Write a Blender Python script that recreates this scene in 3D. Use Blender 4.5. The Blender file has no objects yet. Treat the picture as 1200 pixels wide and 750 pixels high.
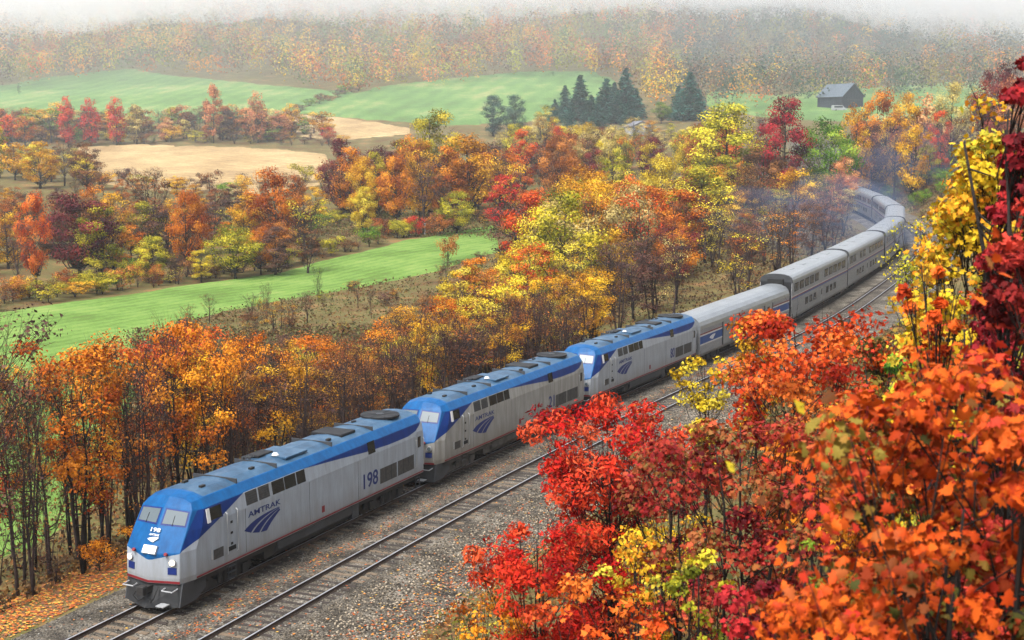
import bpy, math, random
import numpy as np
from mathutils import Matrix, Vector

# ------------------------------------------------------------------ camera, sky, sun, exposure
scene = bpy.context.scene
COL = scene.collection
CAM_H, PITCH, FPX = 18.276, 0.135795, 1552.24          # metres, radians, focal length in photo pixels (1200 wide)
cam = bpy.data.cameras.new('camera')
cam.sensor_width = 36.0
cam.lens = FPX / 1200 * 36.0
cam.clip_start, cam.clip_end = 0.3, 6000
cam.dof.use_dof = True
cam.dof.focus_distance = 85.0
cam.dof.aperture_fstop = 3.0
cam_o = bpy.data.objects.new('camera', cam)
COL.objects.link(cam_o)
cam_o.location = (0, 0, CAM_H)
cam_o.rotation_euler = (math.pi / 2 - PITCH, 0, 0)
scene.camera = cam_o

SUN_EL, SUN_AZ = 58.0, 215.0                            # overcast: the sun is only a wide soft patch behind the viewer's left
world = bpy.data.worlds.new('World')
scene.world = world
world.use_nodes = True
wn = world.node_tree
bg = wn.nodes['Background']
sky = wn.nodes.new('ShaderNodeTexSky')
sky.sky_type = 'NISHITA'
sky.sun_disc = False
sky.sun_elevation = math.radians(SUN_EL)
sky.sun_rotation = math.radians(SUN_AZ)
sky.dust_density = 4.0
sky.ozone_density = 0.6
hs = wn.nodes.new('ShaderNodeHueSaturation')
hs.inputs['Saturation'].default_value = 0.34
wn.links.new(sky.outputs['Color'], hs.inputs['Color'])
wn.links.new(hs.outputs['Color'], bg.inputs['Color'])
bg.inputs['Strength'].default_value = 0.12

sun = bpy.data.lights.new('sun', 'SUN')
sun.energy = 1.5
sun.angle = math.radians(14)
sun.color = (1.0, 0.98, 0.95)
sun_o = bpy.data.objects.new('sun', sun)
COL.objects.link(sun_o)
az, el = math.radians(SUN_AZ), math.radians(SUN_EL)
sd = Vector((math.sin(az) * math.cos(el), math.cos(az) * math.cos(el), math.sin(el)))
sun_o.rotation_euler = sd.to_track_quat('Z', 'Y').to_euler()

vs = scene.view_settings
vs.view_transform, vs.look, vs.gamma, vs.use_curve_mapping = 'Standard', 'None', 1.0, False
vs.exposure = 1.45
cy = scene.cycles
cy.use_denoising = True
cy.max_bounces, cy.diffuse_bounces, cy.glossy_bounces = 8, 1, 1
cy.transmission_bounces, cy.volume_bounces, cy.transparent_max_bounces = 4, 6, 6
cy.caustics_reflective = cy.caustics_refractive = False

# ------------------------------------------------------------------ helpers
rng = np.random.default_rng(7)
random.seed(7)
PI = math.pi


def sstep(a, b, x):
    t = np.clip((x - a) / (b - a), 0, 1)
    return t * t * (3 - 2 * t)


class MB:
    """collects shapes, builds ONE mesh object"""
    def __init__(s):
        s.v, s.f = [], []

    def add(s, vs_, fs):
        n = len(s.v)
        s.v += [tuple(map(float, q)) for q in vs_]
        s.f += [tuple(i + n for i in f) for f in fs]
        return s

    def box(s, x0, x1, y0, y1, z0, z1):
        return s.add([(x, y, z) for x in (x0, x1) for y in (y0, y1) for z in (z0, z1)],
                     [(0, 1, 3, 2), (4, 6, 7, 5), (0, 4, 5, 1), (2, 3, 7, 6), (0, 2, 6, 4), (1, 5, 7, 3)])

    def cyl(s, c, axis, r, l, n=16, r2=None):
        r2 = r if r2 is None else r2
        ax = Vector(axis).normalized()
        q = ax.to_track_quat('Z', 'Y')
        vs_, c = [], Vector(c)
        for h, rr in ((-l / 2, r), (l / 2, r2)):
            for i in range(n):
                a = 2 * PI * i / n
                vs_.append(c + q @ Vector((rr * math.cos(a), rr * math.sin(a), h)))
        fs = [(i, (i + 1) % n, n + (i + 1) % n, n + i) for i in range(n)]
        fs += [tuple(range(n - 1, -1, -1)), tuple(range(n, 2 * n))]
        return s.add(vs_, fs)

    def tube(s, pts, rad, k=4):
        pts = [Vector(p) for p in pts]
        n0, vs_, fs = len(pts), [], []
        for i, p in enumerate(pts):
            t = (pts[min(i + 1, n0 - 1)] - pts[max(i - 1, 0)])
            if t.length < 1e-9:
                t = Vector((0, 0, 1))
            q = t.to_track_quat('Z', 'Y')
            r = rad[i] if hasattr(rad, '__len__') else rad
            for j in range(k):
                a = 2 * PI * j / k
                vs_.append(p + q @ Vector((r * math.cos(a), r * math.sin(a), 0)))
        for i in range(n0 - 1):
            for j in range(k):
                fs.append((i * k + j, i * k + (j + 1) % k, (i + 1) * k + (j + 1) % k, (i + 1) * k + j))
        fs += [tuple(range(k - 1, -1, -1)), tuple((n0 - 1) * k + j for j in range(k))]
        return s.add(vs_, fs)

    def prism(s, poly, axis, a, b):
        """polygon in the two other axes, extruded from a to b along axis (0, 1, 2)"""
        def pt(p, h):
            q = list(p)
            q.insert(axis, h)
            return q
        n = len(poly)
        return s.add([pt(p, a) for p in poly] + [pt(p, b) for p in poly],
                     [tuple(range(n)), tuple(range(2 * n - 1, n - 1, -1))] +
                     [(i, n + i, n + (i + 1) % n, (i + 1) % n) for i in range(n)])

    def loft(s, rings, close=True, caps=True):
        n, m, vs_, fs = len(rings[0]), len(rings), [], []
        for r in rings:
            vs_ += r
        for i in range(m - 1):
            for j in range(n if close else n - 1):
                fs.append((i * n + j, i * n + (j + 1) % n, (i + 1) * n + (j + 1) % n, (i + 1) * n + j))
        if caps:
            fs += [tuple(range(n - 1, -1, -1)), tuple((m - 1) * n + j for j in range(n))]
        return s.add(vs_, fs)

    def mesh(s, name, mat=None, smooth=False, fix=True):
        me = bpy.data.meshes.new(name)
        me.from_pydata(s.v, [], s.f)
        if fix:
            import bmesh
            b = bmesh.new()
            b.from_mesh(me)
            bmesh.ops.recalc_face_normals(b, faces=b.faces)
            b.to_mesh(me)
            b.free()
        if smooth:
            me.polygons.foreach_set('use_smooth', [True] * len(me.polygons))
        if mat:
            me.materials.append(mat)
        return me

    def build(s, name, mat=None, parent=None, smooth=False, bevel=0, fix=True):
        return obj(name, s.mesh(name, mat, smooth, fix), parent, bevel)


def obj(name, me, parent=None, bevel=0):
    o = bpy.data.objects.new(name, me)
    COL.objects.link(o)
    o.parent = parent
    if bevel:
        m = o.modifiers.new('bevel', 'BEVEL')
        m.width, m.segments, m.limit_method, m.angle_limit = bevel, 2, 'ANGLE', math.radians(20)
    return o


def tag(o, label=None, cat=None, group=None, kind=None):
    for k, val in (('label', label), ('category', cat), ('group', group), ('kind', kind)):
        if val:
            o[k] = val
    return o


def empty(name, loc=(0, 0, 0), rz=0.0):
    o = bpy.data.objects.new(name, None)
    COL.objects.link(o)
    o.location = loc
    o.rotation_euler = (0, 0, rz)
    o.empty_display_size = 0.2
    return o


def np_mesh(name, verts, faces, mat=None, attr=None, smooth=False, color=None):
    """fast mesh from arrays; faces is (n, k)"""
    me = bpy.data.meshes.new(name)
    verts = np.asarray(verts, np.float32)
    faces = np.asarray(faces, np.int32)
    nf, k = faces.shape
    me.vertices.add(len(verts))
    me.vertices.foreach_set('co', verts.ravel())
    me.loops.add(nf * k)
    me.loops.foreach_set('vertex_index', faces.ravel())
    me.polygons.add(nf)
    me.polygons.foreach_set('loop_start', np.arange(0, nf * k, k, dtype=np.int32))
    if smooth:
        me.polygons.foreach_set('use_smooth', np.ones(nf, bool))
    me.update(calc_edges=True)
    if attr is not None:
        a = me.attributes.new('v', 'FLOAT', 'FACE')
        a.data.foreach_set('value', np.asarray(attr, np.float32))
    if color is not None:
        a = me.attributes.new('col', 'FLOAT_COLOR', 'POINT')
        c = np.ones((len(verts), 4), np.float32)
        c[:, :3] = color
        a.data.foreach_set('color', c.ravel())
    if mat:
        me.materials.append(mat)
    return me


# ------------------------------------------------------------------ materials
def new_mat(name):
    m = bpy.data.materials.new(name)
    m.use_nodes = True
    nt = m.node_tree
    return m, nt, nt.nodes['Principled BSDF']


def N(nt, typ, **kw):
    n = nt.nodes.new(typ)
    for k, val in kw.items():
        if k.startswith('_'):
            setattr(n, k[1:], val)
        else:
            n.inputs[k.replace('__', ' ')].default_value = val
    return n


def ramp(nt, stops, interp='LINEAR'):
    r = nt.nodes.new('ShaderNodeValToRGB')
    r.color_ramp.interpolation = interp
    e = r.color_ramp.elements
    while len(e) < len(stops):
        e.new(0.5)
    for i, (p, c) in enumerate(stops):
        e[i].position = p
        e[i].color = (*c, 1)
    return r


def plain(name, col, rough=0.5, metal=0.0, dirt=0.12, scale=1.5, spec=0.28):
    """paint, metal or plastic with uneven grime"""
    m, nt, b = new_mat(name)
    tc = N(nt, 'ShaderNodeTexCoord')
    nz = N(nt, 'ShaderNodeTexNoise', Scale=scale, Detail=6.0, Roughness=0.65)
    nt.links.new(tc.outputs['Object'], nz.inputs['Vector'])
    r = ramp(nt, [(0.3, tuple(c * (1 - dirt * 2) for c in col)), (0.65, col)])
    nt.links.new(nz.outputs['Fac'], r.inputs['Fac'])
    nt.links.new(r.outputs['Color'], b.inputs['Base Color'])
    b.inputs['Roughness'].default_value = rough
    b.inputs['Metallic'].default_value = metal
    b.inputs['Specular IOR Level'].default_value = spec
    return m


def ground_mat(name, stops, scale, bump=0.5, fine=40.0, rough=0.95, detail=8.0, rows=None, finew=.5):
    m, nt, b = new_mat(name)
    tc = N(nt, 'ShaderNodeTexCoord')
    n1 = N(nt, 'ShaderNodeTexNoise', Scale=scale, Detail=detail, Roughness=0.7)
    n2 = N(nt, 'ShaderNodeTexNoise', Scale=fine, Detail=4.0, Roughness=0.8)
    mx = N(nt, 'ShaderNodeMath', _operation='ADD')
    sc = N(nt, 'ShaderNodeMath', _operation='MULTIPLY_ADD')
    sc.inputs[1].default_value, sc.inputs[2].default_value = finew, -finew / 2
    for n in (n1, n2):
        nt.links.new(tc.outputs['Object'], n.inputs['Vector'])
    nt.links.new(n2.outputs['Fac'], sc.inputs[0])
    nt.links.new(n1.outputs['Fac'], mx.inputs[0])
    nt.links.new(sc.outputs[0], mx.inputs[1])
    r = ramp(nt, stops)
    fac = mx.outputs[0]
    if rows:                                             # drilled rows: angle, spacing, strength
        mp = N(nt, 'ShaderNodeMapping')
        mp.inputs['Rotation'].default_value = (0, 0, rows[0])
        nt.links.new(tc.outputs['Object'], mp.inputs[0])
        wv = N(nt, 'ShaderNodeTexWave', Scale=.314 / rows[1], Distortion=3.0, Detail=3.0)
        wv.inputs['Detail Scale'].default_value = 1.5
        nt.links.new(mp.outputs[0], wv.inputs['Vector'])
        ma = N(nt, 'ShaderNodeMath', _operation='MULTIPLY_ADD')
        ma.inputs[1].default_value = rows[2]
        nt.links.new(wv.outputs['Fac'], ma.inputs[0])
        sb = N(nt, 'ShaderNodeMath', _operation='SUBTRACT')
        sb.inputs[1].default_value = rows[2] / 2
        nt.links.new(fac, sb.inputs[0])
        nt.links.new(sb.outputs[0], ma.inputs[2])
        fac = ma.outputs[0]
    nt.links.new(fac, r.inputs['Fac'])
    nt.links.new(r.outputs['Color'], b.inputs['Base Color'])
    b.inputs['Roughness'].default_value = rough
    b.inputs['Specular IOR Level'].default_value = 0.08
    if bump:
        bp = N(nt, 'ShaderNodeBump', Strength=bump, Distance=0.1)
        nt.links.new(n2.outputs['Fac'], bp.inputs['Height'])
        nt.links.new(bp.outputs['Normal'], b.inputs['Normal'])
    return m


# ------------------------------------------------------------------ the line of the railway
K_S = np.array([-80, 0, 60, 90, 120, 150, 180, 210, 240, 300, 420.])
K_V = np.array([-.001536, -.001536, -.001536, .003501, -.000147, .00286, .004308, .003457, .000092, -.0001, .003])
DS = 0.5
_s = np.arange(-80, 460, DS)
_k = np.interp(_s, K_S, K_V)
_hd = 0.41463 - (np.cumsum(_k) - _k[0]) * DS
_x = np.concatenate([[0], np.cumsum(np.sin(_hd))[:-1]]) * DS
_y = np.concatenate([[0], np.cumsum(np.cos(_hd))[:-1]]) * DS
_i0 = int(80 / DS)
_hd += 0.41463 - _hd[_i0]
_x = np.concatenate([[0], np.cumsum(np.sin(_hd))[:-1]]) * DS
_y = np.concatenate([[0], np.cumsum(np.cos(_hd))[:-1]]) * DS
_x += -14.4945 - _x[_i0]
_y += 49.2886 - _y[_i0]
_z = 0.0179 * 9 * np.log1p(np.exp((_s - 60) / 9))
TRACK2 = 4.475


def path(s, Y=0.0):
    """point on the line at chainage s, Y metres to the uphill side; also heading"""
    x, y, z, h = (np.interp(s, _s, a) for a in (_x, _y, _z, _hd))
    return x + Y * np.cos(h), y - Y * np.sin(h), z, h


def to_path(x, y):
    """chainage and signed offset of ground points"""
    x, y = np.ravel(x), np.ravel(y)
    S, Yd = np.empty(len(x)), np.empty(len(x))
    px, py, ph, ps = _x[::4], _y[::4], _hd[::4], _s[::4]
    for i in range(0, len(x), 20000):
        a, b = x[i:i + 20000], y[i:i + 20000]
        j = np.argmin((a[:, None] - px) ** 2 + (b[:, None] - py) ** 2, axis=1)
        dx, dy = a - px[j], b - py[j]
        S[i:i + 20000] = ps[j] + dx * np.sin(ph[j]) + dy * np.cos(ph[j])
        Yd[i:i + 20000] = dx * np.cos(ph[j]) - dy * np.sin(ph[j])
    return S, Yd


# ------------------------------------------------------------------ terrain
TB_A = (np.array([-300, 0, 300, 600, 900, 1200, 1500]) - 600) / FPX
TB_V = np.array([40, 60, 100, 150, 200, 260, 330, 430, 520, 680, 800, 1000, 1400, 2200.])
TB_Z = np.array([
    [-4, -4, -4, -4, -3.5, 0, 6, 13, 24, 46, 66, 116, 190, 260],
    [-4, -4, -4, -4, -3.5, 0, 6, 14, 27, 49, 68, 118, 195, 260],
    [-4, -4, -4, -3.5, -3, 0, 5.5, 15.8, 29, 53, 75, 123, 205, 270],
    [-3, -3, -3, -2.5, -2, -1, 5, 18, 31, 54, 78, 125, 210, 280],
    [-1, -1, -.5, 0, 1, 3, 8, 22, 32, 48, 70, 122, 205, 280],
    [3, 3, 3, 3, 4, 7, 13, 24, 34, 50, 72, 122, 200, 270],
    [3, 3, 3, 4, 6, 10, 16, 26, 36, 52, 74, 120, 195, 260]])


def lowfreq(x, y, w):
    return (np.sin(x / w + 1.3 * np.sin(y / w * .7)) + np.sin(y / w * 1.13 + 1.7 * np.sin(x / w * .6 + 2)) +
            .5 * np.sin((x + y) / w * 2.3)) / 2.5


def terrain_z(x, y):
    sh = np.shape(x)
    x, y = np.ravel(x).astype(float), np.ravel(y).astype(float)
    v = np.maximum(y, 40)
    a = np.clip(x / v, TB_A[0], TB_A[-1])
    ai = np.clip((a - TB_A[0]) / (TB_A[1] - TB_A[0]), 0, len(TB_A) - 1.0001)
    i0 = ai.astype(int)
    ta = ai - i0
    ta = ta * ta * (3 - 2 * ta) * .5 + ta * .5
    cols = np.stack([np.interp(v, TB_V, row) for row in TB_Z])
    n = np.arange(len(x))
    base = cols[i0, n] * (1 - ta) + cols[i0 + 1, n] * ta
    base += lowfreq(x, y, 23) * .35 * sstep(60, 200, v) + lowfreq(x, y, 60) * 2.0 * sstep(520, 800, v)
    S, Y = to_path(x, y)
    zt = np.interp(S, _s, _z) - 0.42
    # downhill side: bank falling to the valley; uphill side: wooded slope with a knoll under the viewer
    left = zt + (base - zt) * sstep(4.2, 17, -Y)
    up = np.maximum(Y - 10.2, 0)
    slope = np.interp(S, [-40, 60, 150, 190, 300], [.47, .47, .5, .62, .62])
    cap = np.interp(S, [-80, 100, 170, 240, 320], [34, 34, 22, 13, 11.])
    hill = zt + cap * np.tanh(slope * up / cap)
    hill += 5.6 * np.exp(-(x ** 2 + y ** 2) / 5.0 ** 2)
    far = sstep(40, 130, Y) * sstep(90, 200, S)
    hill = hill * (1 - far) + np.maximum(base, zt) * far
    hill += lowfreq(x * 1.7, y * 1.7, 5) * .25 * sstep(1, 6, up)
    z = np.where(Y < 0, left, hill)
    end = sstep(330, 400, y)
    z = z * (1 - end) + base * end
    return z.reshape(sh)


def grow(a, b, d0, g):
    out, d = [a], d0
    while out[-1] < b:
        out.append(out[-1] + d)
        d *= g
    return out


xs = np.array(sorted([-q for q in grow(60, 1100, 1.3, 1.07)] + list(np.arange(-58.8, 111, 1.2)) + grow(111.5, 1100, 1.3, 1.07)))
ys = np.array(sorted([-q for q in grow(12, 300, 1.3, 1.15)] + list(np.arange(-10.8, 335, 1.2)) + grow(336, 2000, 1.3, 1.035)))
GX, GY = np.meshgrid(xs, ys, indexing='ij')
GZ = terrain_z(GX, GY)


def ground(x, y):
    """height of the terrain sheet (bilinear on its own grid)"""
    x, y = np.asarray(x, float), np.asarray(y, float)
    i = np.clip(np.searchsorted(xs, x) - 1, 0, len(xs) - 2)
    j = np.clip(np.searchsorted(ys, y) - 1, 0, len(ys) - 2)
    tx = np.clip((x - xs[i]) / (xs[i + 1] - xs[i]), 0, 1)
    ty = np.clip((y - ys[j]) / (ys[j + 1] - ys[j]), 0, 1)
    return ((GZ[i, j] * (1 - tx) + GZ[i + 1, j] * tx) * (1 - ty) + (GZ[i, j + 1] * (1 - tx) + GZ[i + 1, j + 1] * tx) * ty)


def seen(px, v):
    """world x of the bearing px at depth v, on the ground"""
    x = (px - 600) / FPX * v
    for _ in range(3):
        z = ground(x, v)
        x = (px - 600) / FPX * (v * math.cos(PITCH) - (z - CAM_H) * math.sin(PITCH))
    return float(x), float(v), float(ground(x, v))


def height_to(py, v):
    """height of the sight line through row py at depth v"""
    b = (375 - py) / FPX
    return CAM_H + v * (-math.sin(PITCH) + b * math.cos(PITCH)) / (math.cos(PITCH) + b * math.sin(PITCH))


def hit(px, py, v0=60, v1=1500):
    """where a sight line meets the terrain: used once to survey the fields' corners"""
    a, b = (px - 600) / FPX, (375 - py) / FPX
    v = np.concatenate([np.arange(v0, 400, .5), np.arange(400, v1, 2.)])
    t = v / (math.cos(PITCH) + b * math.sin(PITCH))
    x = a * t
    z = CAM_H + t * (-math.sin(PITCH) + b * math.cos(PITCH))
    k = np.argmax(z < ground(x, v))
    if z[k] >= ground(x[k], v[k]):
        k = len(v) - 1
    return x[k], v[k]


nx, ny = len(xs), len(ys)
idx = np.arange(nx * ny).reshape(nx, ny)
faces = np.stack([idx[:-1, :-1], idx[1:, :-1], idx[1:, 1:], idx[:-1, 1:]], -1).reshape(-1, 4)
M_GROUND = ground_mat('leaf_litter_and_rough_grass', [(.28, (.05, .036, .02)), (.42, (.13, .075, .03)), (.52, (.10, .10, .035)),
                                                      (.62, (.20, .12, .05)), (.75, (.28, .10, .03))], .12, .6, 3.0)
terrain = obj('terrain', np_mesh('terrain', np.stack([GX, GY, GZ], -1).reshape(-1, 3), faces, M_GROUND, smooth=True))
tag(terrain, 'brown leaf-strewn hillsides and valley floor', kind='structure')


def field(name, label, top, bot, mat, lift, n=90, m=24):
    tx, ty_ = zip(*top)
    bx, by_ = zip(*bot)
    t = np.linspace(0, 1, n)
    T = [hit(tx[0] + (tx[-1] - tx[0]) * q, np.interp(tx[0] + (tx[-1] - tx[0]) * q, tx, ty_)) for q in t]
    B = [hit(bx[0] + (bx[-1] - bx[0]) * q, np.interp(bx[0] + (bx[-1] - bx[0]) * q, bx, by_)) for q in t]
    T, B = np.array(T), np.array(B)
    for E_ in (T, B):                                    # ragged headlands
        E_ += np.stack([lowfreq(E_[:, 0], E_[:, 1], 4.1), lowfreq(E_[:, 1], E_[:, 0], 2.3)], -1) * np.hypot(*E_.T)[:, None] * .004
    w = np.linspace(0, 1, m)[None, :, None]
    P = T[:, None] * (1 - w) + B[:, None] * w
    z = ground(P[..., 0], P[..., 1]) + lift
    z[:, 0] -= lift * 1.5
    z[:, -1] -= lift * 1.5
    z[0] -= lift * 1.5
    z[-1] -= lift * 1.5
    ii = np.arange(n * m).reshape(n, m)
    fc = np.stack([ii[:-1, :-1], ii[1:, :-1], ii[1:, 1:], ii[:-1, 1:]], -1).reshape(-1, 4)
    return tag(obj(name, np_mesh(name, np.dstack([P, z]).reshape(-1, 3), fc, mat, smooth=True)), label, kind='structure')


M_GRASS = ground_mat('green_crop', [(.25, (.085, .115, .03)), (.4, (.09, .16, .03)), (.52, (.125, .215, .045)), (.66, (.17, .25, .06)), (.82, (.26, .25, .10))], .09, .8, 1.7, rows=(.55, 2.2, .10))
M_GRASS2 = ground_mat('hill_pasture', [(.25, (.08, .115, .04)), (.42, (.09, .165, .05)), (.55, (.12, .205, .06)), (.72, (.24, .24, .10))], .035, .6, .5, rows=(.2, 9., .10))
M_STUB = ground_mat('cut_corn_stubble', [(.28, (.20, .13, .065)), (.45, (.31, .21, .10)), (.58, (.38, .27, .13)), (.75, (.46, .36, .19))], .05, .9, .9, rows=(1.2, 3.5, .16))

field('green_field', 'bright green crop strip below the tree rows', [(-60, 372), (40, 358), (200, 338), (330, 319), (480, 281), (582, 263)],
      [(-60, 690), (40, 655), (110, 600), (160, 470), (200, 385), (260, 366), (380, 345), (500, 322), (588, 293)], M_GRASS, .25)
field('stubble_field', 'tan stubble field in the valley', [(84, 173), (160, 169), (300, 173), (386, 181)],
      [(105, 214), (160, 223), (300, 229), (388, 216)], M_STUB, .35)
field('stubble_slope', 'narrow tan field under the green hill', [(330, 134), (400, 137), (480, 150)],
      [(330, 160), (400, 166), (484, 158)], M_STUB, .35, 40, 10)
field('hill_pasture', 'rounded green pasture on the hill', [(-60, 113), (0, 101), (60, 90), (150, 80), (210, 89), (300, 98), (415, 109)],
      [(-60, 150), (60, 150), (200, 150), (330, 135), (415, 120)], M_GRASS2, .45)
field('hill_meadow', 'sloping green meadow before the foggy forest', [(350, 127), (415, 111), (450, 101), (530, 92), (610, 84), (690, 83), (724, 95)],
      [(350, 134), (440, 142), (520, 149), (600, 146), (660, 140), (724, 128)], M_GRASS2, .7)
field('barn_meadow', 'thin green meadow around the barn', [(826, 104), (900, 112), (1000, 104), (1160, 92)],
      [(826, 125), (900, 140), (1000, 145), (1160, 140)], M_GRASS2, .5, 50, 14)

# ------------------------------------------------------------------ railway: ballast, sleepers, rails
def sweep(prof, s0, s1, ds=1.0, closed=False):
    S = np.arange(s0, s1 + ds / 2, ds)
    P = []
    for Y, z in prof:
        x, y, zz, h = path(S, Y)
        P.append(np.stack([x, y, zz + z], -1))
    P = np.stack(P, 1)
    n, m = P.shape[:2]
    ii = np.arange(n * m).reshape(n, m)
    if closed:
        ii = np.concatenate([ii, ii[:, :1]], 1)
    fc = np.stack([ii[:-1, :-1], ii[1:, :-1], ii[1:, 1:], ii[:-1, 1:]], -1).reshape(-1, 4)[:, ::-1]
    return P.reshape(-1, 3), fc


M_BALLAST = ground_mat('crushed_stone', [(.22, (.02, .019, .018)), (.42, (.07, .060, .048)), (.58, (.16, .138, .108)), (.8, (.38, .34, .28))], .55, 1.0, 11.0, finew=1.5)
bal = [(-4.5, -.62), (-3.2, -.38), (-1.9, -.19), (0, -.172), (2.2, -.22), (4.5, -.172), (6.4, -.19), (7.6, -.33), (9.5, -.34), (11.6, -.40)]
v_, f_ = sweep(bal, -45, 345)
ballast = tag(obj('ballast_bed', np_mesh('ballast_bed', v_, f_, M_BALLAST)), 'grey crushed stone bed under both tracks', kind='structure')

M_RAIL = plain('rusty_rail', (.09, .06, .045), .7, .3, .3, 3)
M_STEEL = plain('polished_rail_top', (.42, .43, .46), .4, .25, .15, 1)
M_TIE = plain('creosoted_timber', (.055, .043, .036), .9, 0, .3, 4)
M_TIE2 = plain('weathered_timber', (.19, .14, .095), .9, 0, .25, 4)
tie_me = MB().box(-.115, .115, -1.3, 1.3, -.17, 0).mesh('sleeper', M_TIE)
tie_me2 = MB().box(-.115, .115, -1.3, 1.3, -.17, 0).mesh('sleeper', M_TIE2)
plate_me = MB().box(-.1, .1, -.17, .17, 0, .018).mesh('tie_plate', M_RAIL)
for off, label, ind in ((0.0, 'railway track under the train, set in leaf-strewn ballast', (-24, 26)),
                        (TRACK2, 'empty railway track with bright rail tops beside the train', (-24, 62))):
    t = empty('railway_track', tuple(float(q) for q in path(0, off)[:3]))
    tag(t, label, 'railway track')
    inv = Matrix.Translation(-t.location)
    for side in (-1, 1):
        c = off + side * .7525
        pr = [(c - .07, -.165), (c - .07, -.15), (c - .012, -.13), (c - .012, -.045), (c - .036, -.035), (c - .036, -.004),
              (c + .036, -.004), (c + .036, -.035), (c + .012, -.045), (c + .012, -.13), (c + .07, -.15), (c + .07, -.165)]
        v_, f_ = sweep(pr, -42, 340, 1.0, True)
        r_ = obj('rail', np_mesh('rail', v_ - np.array(t.location), f_, M_RAIL), t)
        v_, f_ = sweep([(c - .033, -.0035), (c - .033, 0), (c + .033, 0), (c + .033, -.0035)], -42, 340, 1.0)
        obj('running_surface', np_mesh('running_surface', v_ - np.array(t.location), f_, M_STEEL), r_)
    S = ind[0]
    while S < ind[1]:
        x, y, z, h = path(S, off)
        o = obj('sleeper', tie_me2 if random.random() < .22 else tie_me, t)
        o.location = Vector((x, y, z - .168)) - t.location
        o.rotation_euler = (0, 0, PI / 2 - h + random.uniform(-.02, .02))
        S += .56
    mb = MB()
    while S < 320:
        x, y, z, h = path(S, off)
        R = Matrix.Translation(Vector((x, y, z - .168)) - t.location) @ Matrix.Rotation(PI / 2 - h, 4, 'Z')
        mb.add([R @ v.co for v in tie_me.vertices], [tuple(p.vertices) for p in tie_me.polygons])
        S += .56
    tag(mb.build('far_sleepers', M_TIE, t, fix=False), kind='stuff')

# loose stones lying on the bed, and fallen leaves blown against the rails
octv = np.array([(1, 0, 0), (0, 1, 0), (-1, 0, 0), (0, -1, 0), (0, 0, 1), (0, 0, -1)], float)
octf = np.array([(0, 1, 4), (1, 2, 4), (2, 3, 4), (3, 0, 4), (1, 0, 5), (2, 1, 5), (3, 2, 5), (0, 3, 5)])


def vcol_mat(name, rough=.9, trans=0.0):
    m, nt, b = new_mat(name)
    a = N(nt, 'ShaderNodeAttribute', _attribute_name='col')
    nt.links.new(a.outputs['Color'], b.inputs['Base Color'])
    b.inputs['Roughness'].default_value = rough
    b.inputs['Specular IOR Level'].default_value = .25
    if trans:
        add_translucent(nt, b, a.outputs['Color'], trans)
    return m


def add_translucent(nt, b, col, fac):
    tr = N(nt, 'ShaderNodeBsdfTranslucent')
    mx = N(nt, 'ShaderNodeMixShader', Fac=fac)
    nt.links.new(col, tr.inputs['Color'])
    nt.links.new(b.outputs[0], mx.inputs[1])
    nt.links.new(tr.outputs[0], mx.inputs[2])
    nt.links.new(mx.outputs[0], nt.nodes['Material Output'].inputs['Surface'])


def rand_rot(n, rg):
    q = rg.normal(size=(n, 4))
    q /= np.linalg.norm(q, axis=1)[:, None]
    w, x, y, z = q.T
    return np.stack([1 - 2 * (y * y + z * z), 2 * (x * y - z * w), 2 * (x * z + y * w),
                     2 * (x * y + z * w), 1 - 2 * (x * x + z * z), 2 * (y * z - x * w),
                     2 * (x * z - y * w), 2 * (y * z + x * w), 1 - 2 * (x * x + y * y)], -1).reshape(n, 3, 3)


n = 46000
S = -24 + 105 * rng.random(n) ** 1.5
Y = np.where(rng.random(n) < .5, rng.uniform(-4.2, 10.8, n), rng.uniform(6.0, 11.2, n))
x, y, z, h = path(S, Y)
zb = np.interp(Y, [q[0] for q in bal], [q[1] for q in bal])
zz = np.maximum(z + zb, ground(x, y))
sz = rng.uniform(.022, .06, n) * (1 + .2 * (Y > 6.5))
V = np.einsum('nij,vj->nvi', rand_rot(n, rng), octv) * sz[:, None, None] * np.array([1, 1, .7]) + np.stack([x, y, zz + sz * .25], -1)[:, None]
g = rng.random(n) ** 2.4 * np.where(Y > 6.3, .85, .6)
colr = np.stack([.035 + .42 * g, .033 + .40 * g, .03 + .35 * g], -1)
colr *= np.where((Y > 6)[:, None], np.array([1.18, 1.02, .84]), 1)
M_STONE = vcol_mat('loose_stone')
F = (octf[None] + (np.arange(n) * 6)[:, None, None]).reshape(-1, 3)
tag(obj('loose_stones', np_mesh('loose_stones', V.reshape(-1, 3), F, M_STONE, color=np.repeat(colr, 6, 0))),
    'loose grey ballast stones strewn along the tracks', 'stones', kind='stuff')

n = 31000
w = rng.random(n)
S = -24 + 110 * rng.random(n) ** 1.6
Y = np.where(w < .15, 2.5 + rng.normal(0, .28, n), np.where(w < .55, -4.4 - np.abs(rng.normal(0, 3.6, n)),
             np.where(w < .92, 10.5 - np.abs(rng.normal(0, 2.4, n)) + 3.0 * (rng.random(n) < .45), rng.uniform(-3, 9, n))))
x, y, z, h = path(S, Y)
ex = np.arange(n) > 17000
S = np.where(ex, rng.uniform(-27, 16, n), S)
Y = np.where(ex, np.where(rng.random(n) < .78, -3.6 - np.abs(rng.normal(0, 3.0, n)), rng.uniform(8, 14, n)), Y)
x, y, z, h = path(S, Y)
zb = np.where((Y > -4.5) & (Y < 11.6), np.interp(Y, [q[0] for q in bal], [q[1] for q in bal]), -9)
zz = np.maximum(z + zb, ground(x, y)) + .02 + .03 * rng.random(n)
L = rng.uniform(.035, .08, n) * np.where(Y < -3, 1.35, 1)
an = rng.random(n) * 2 * PI
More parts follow.
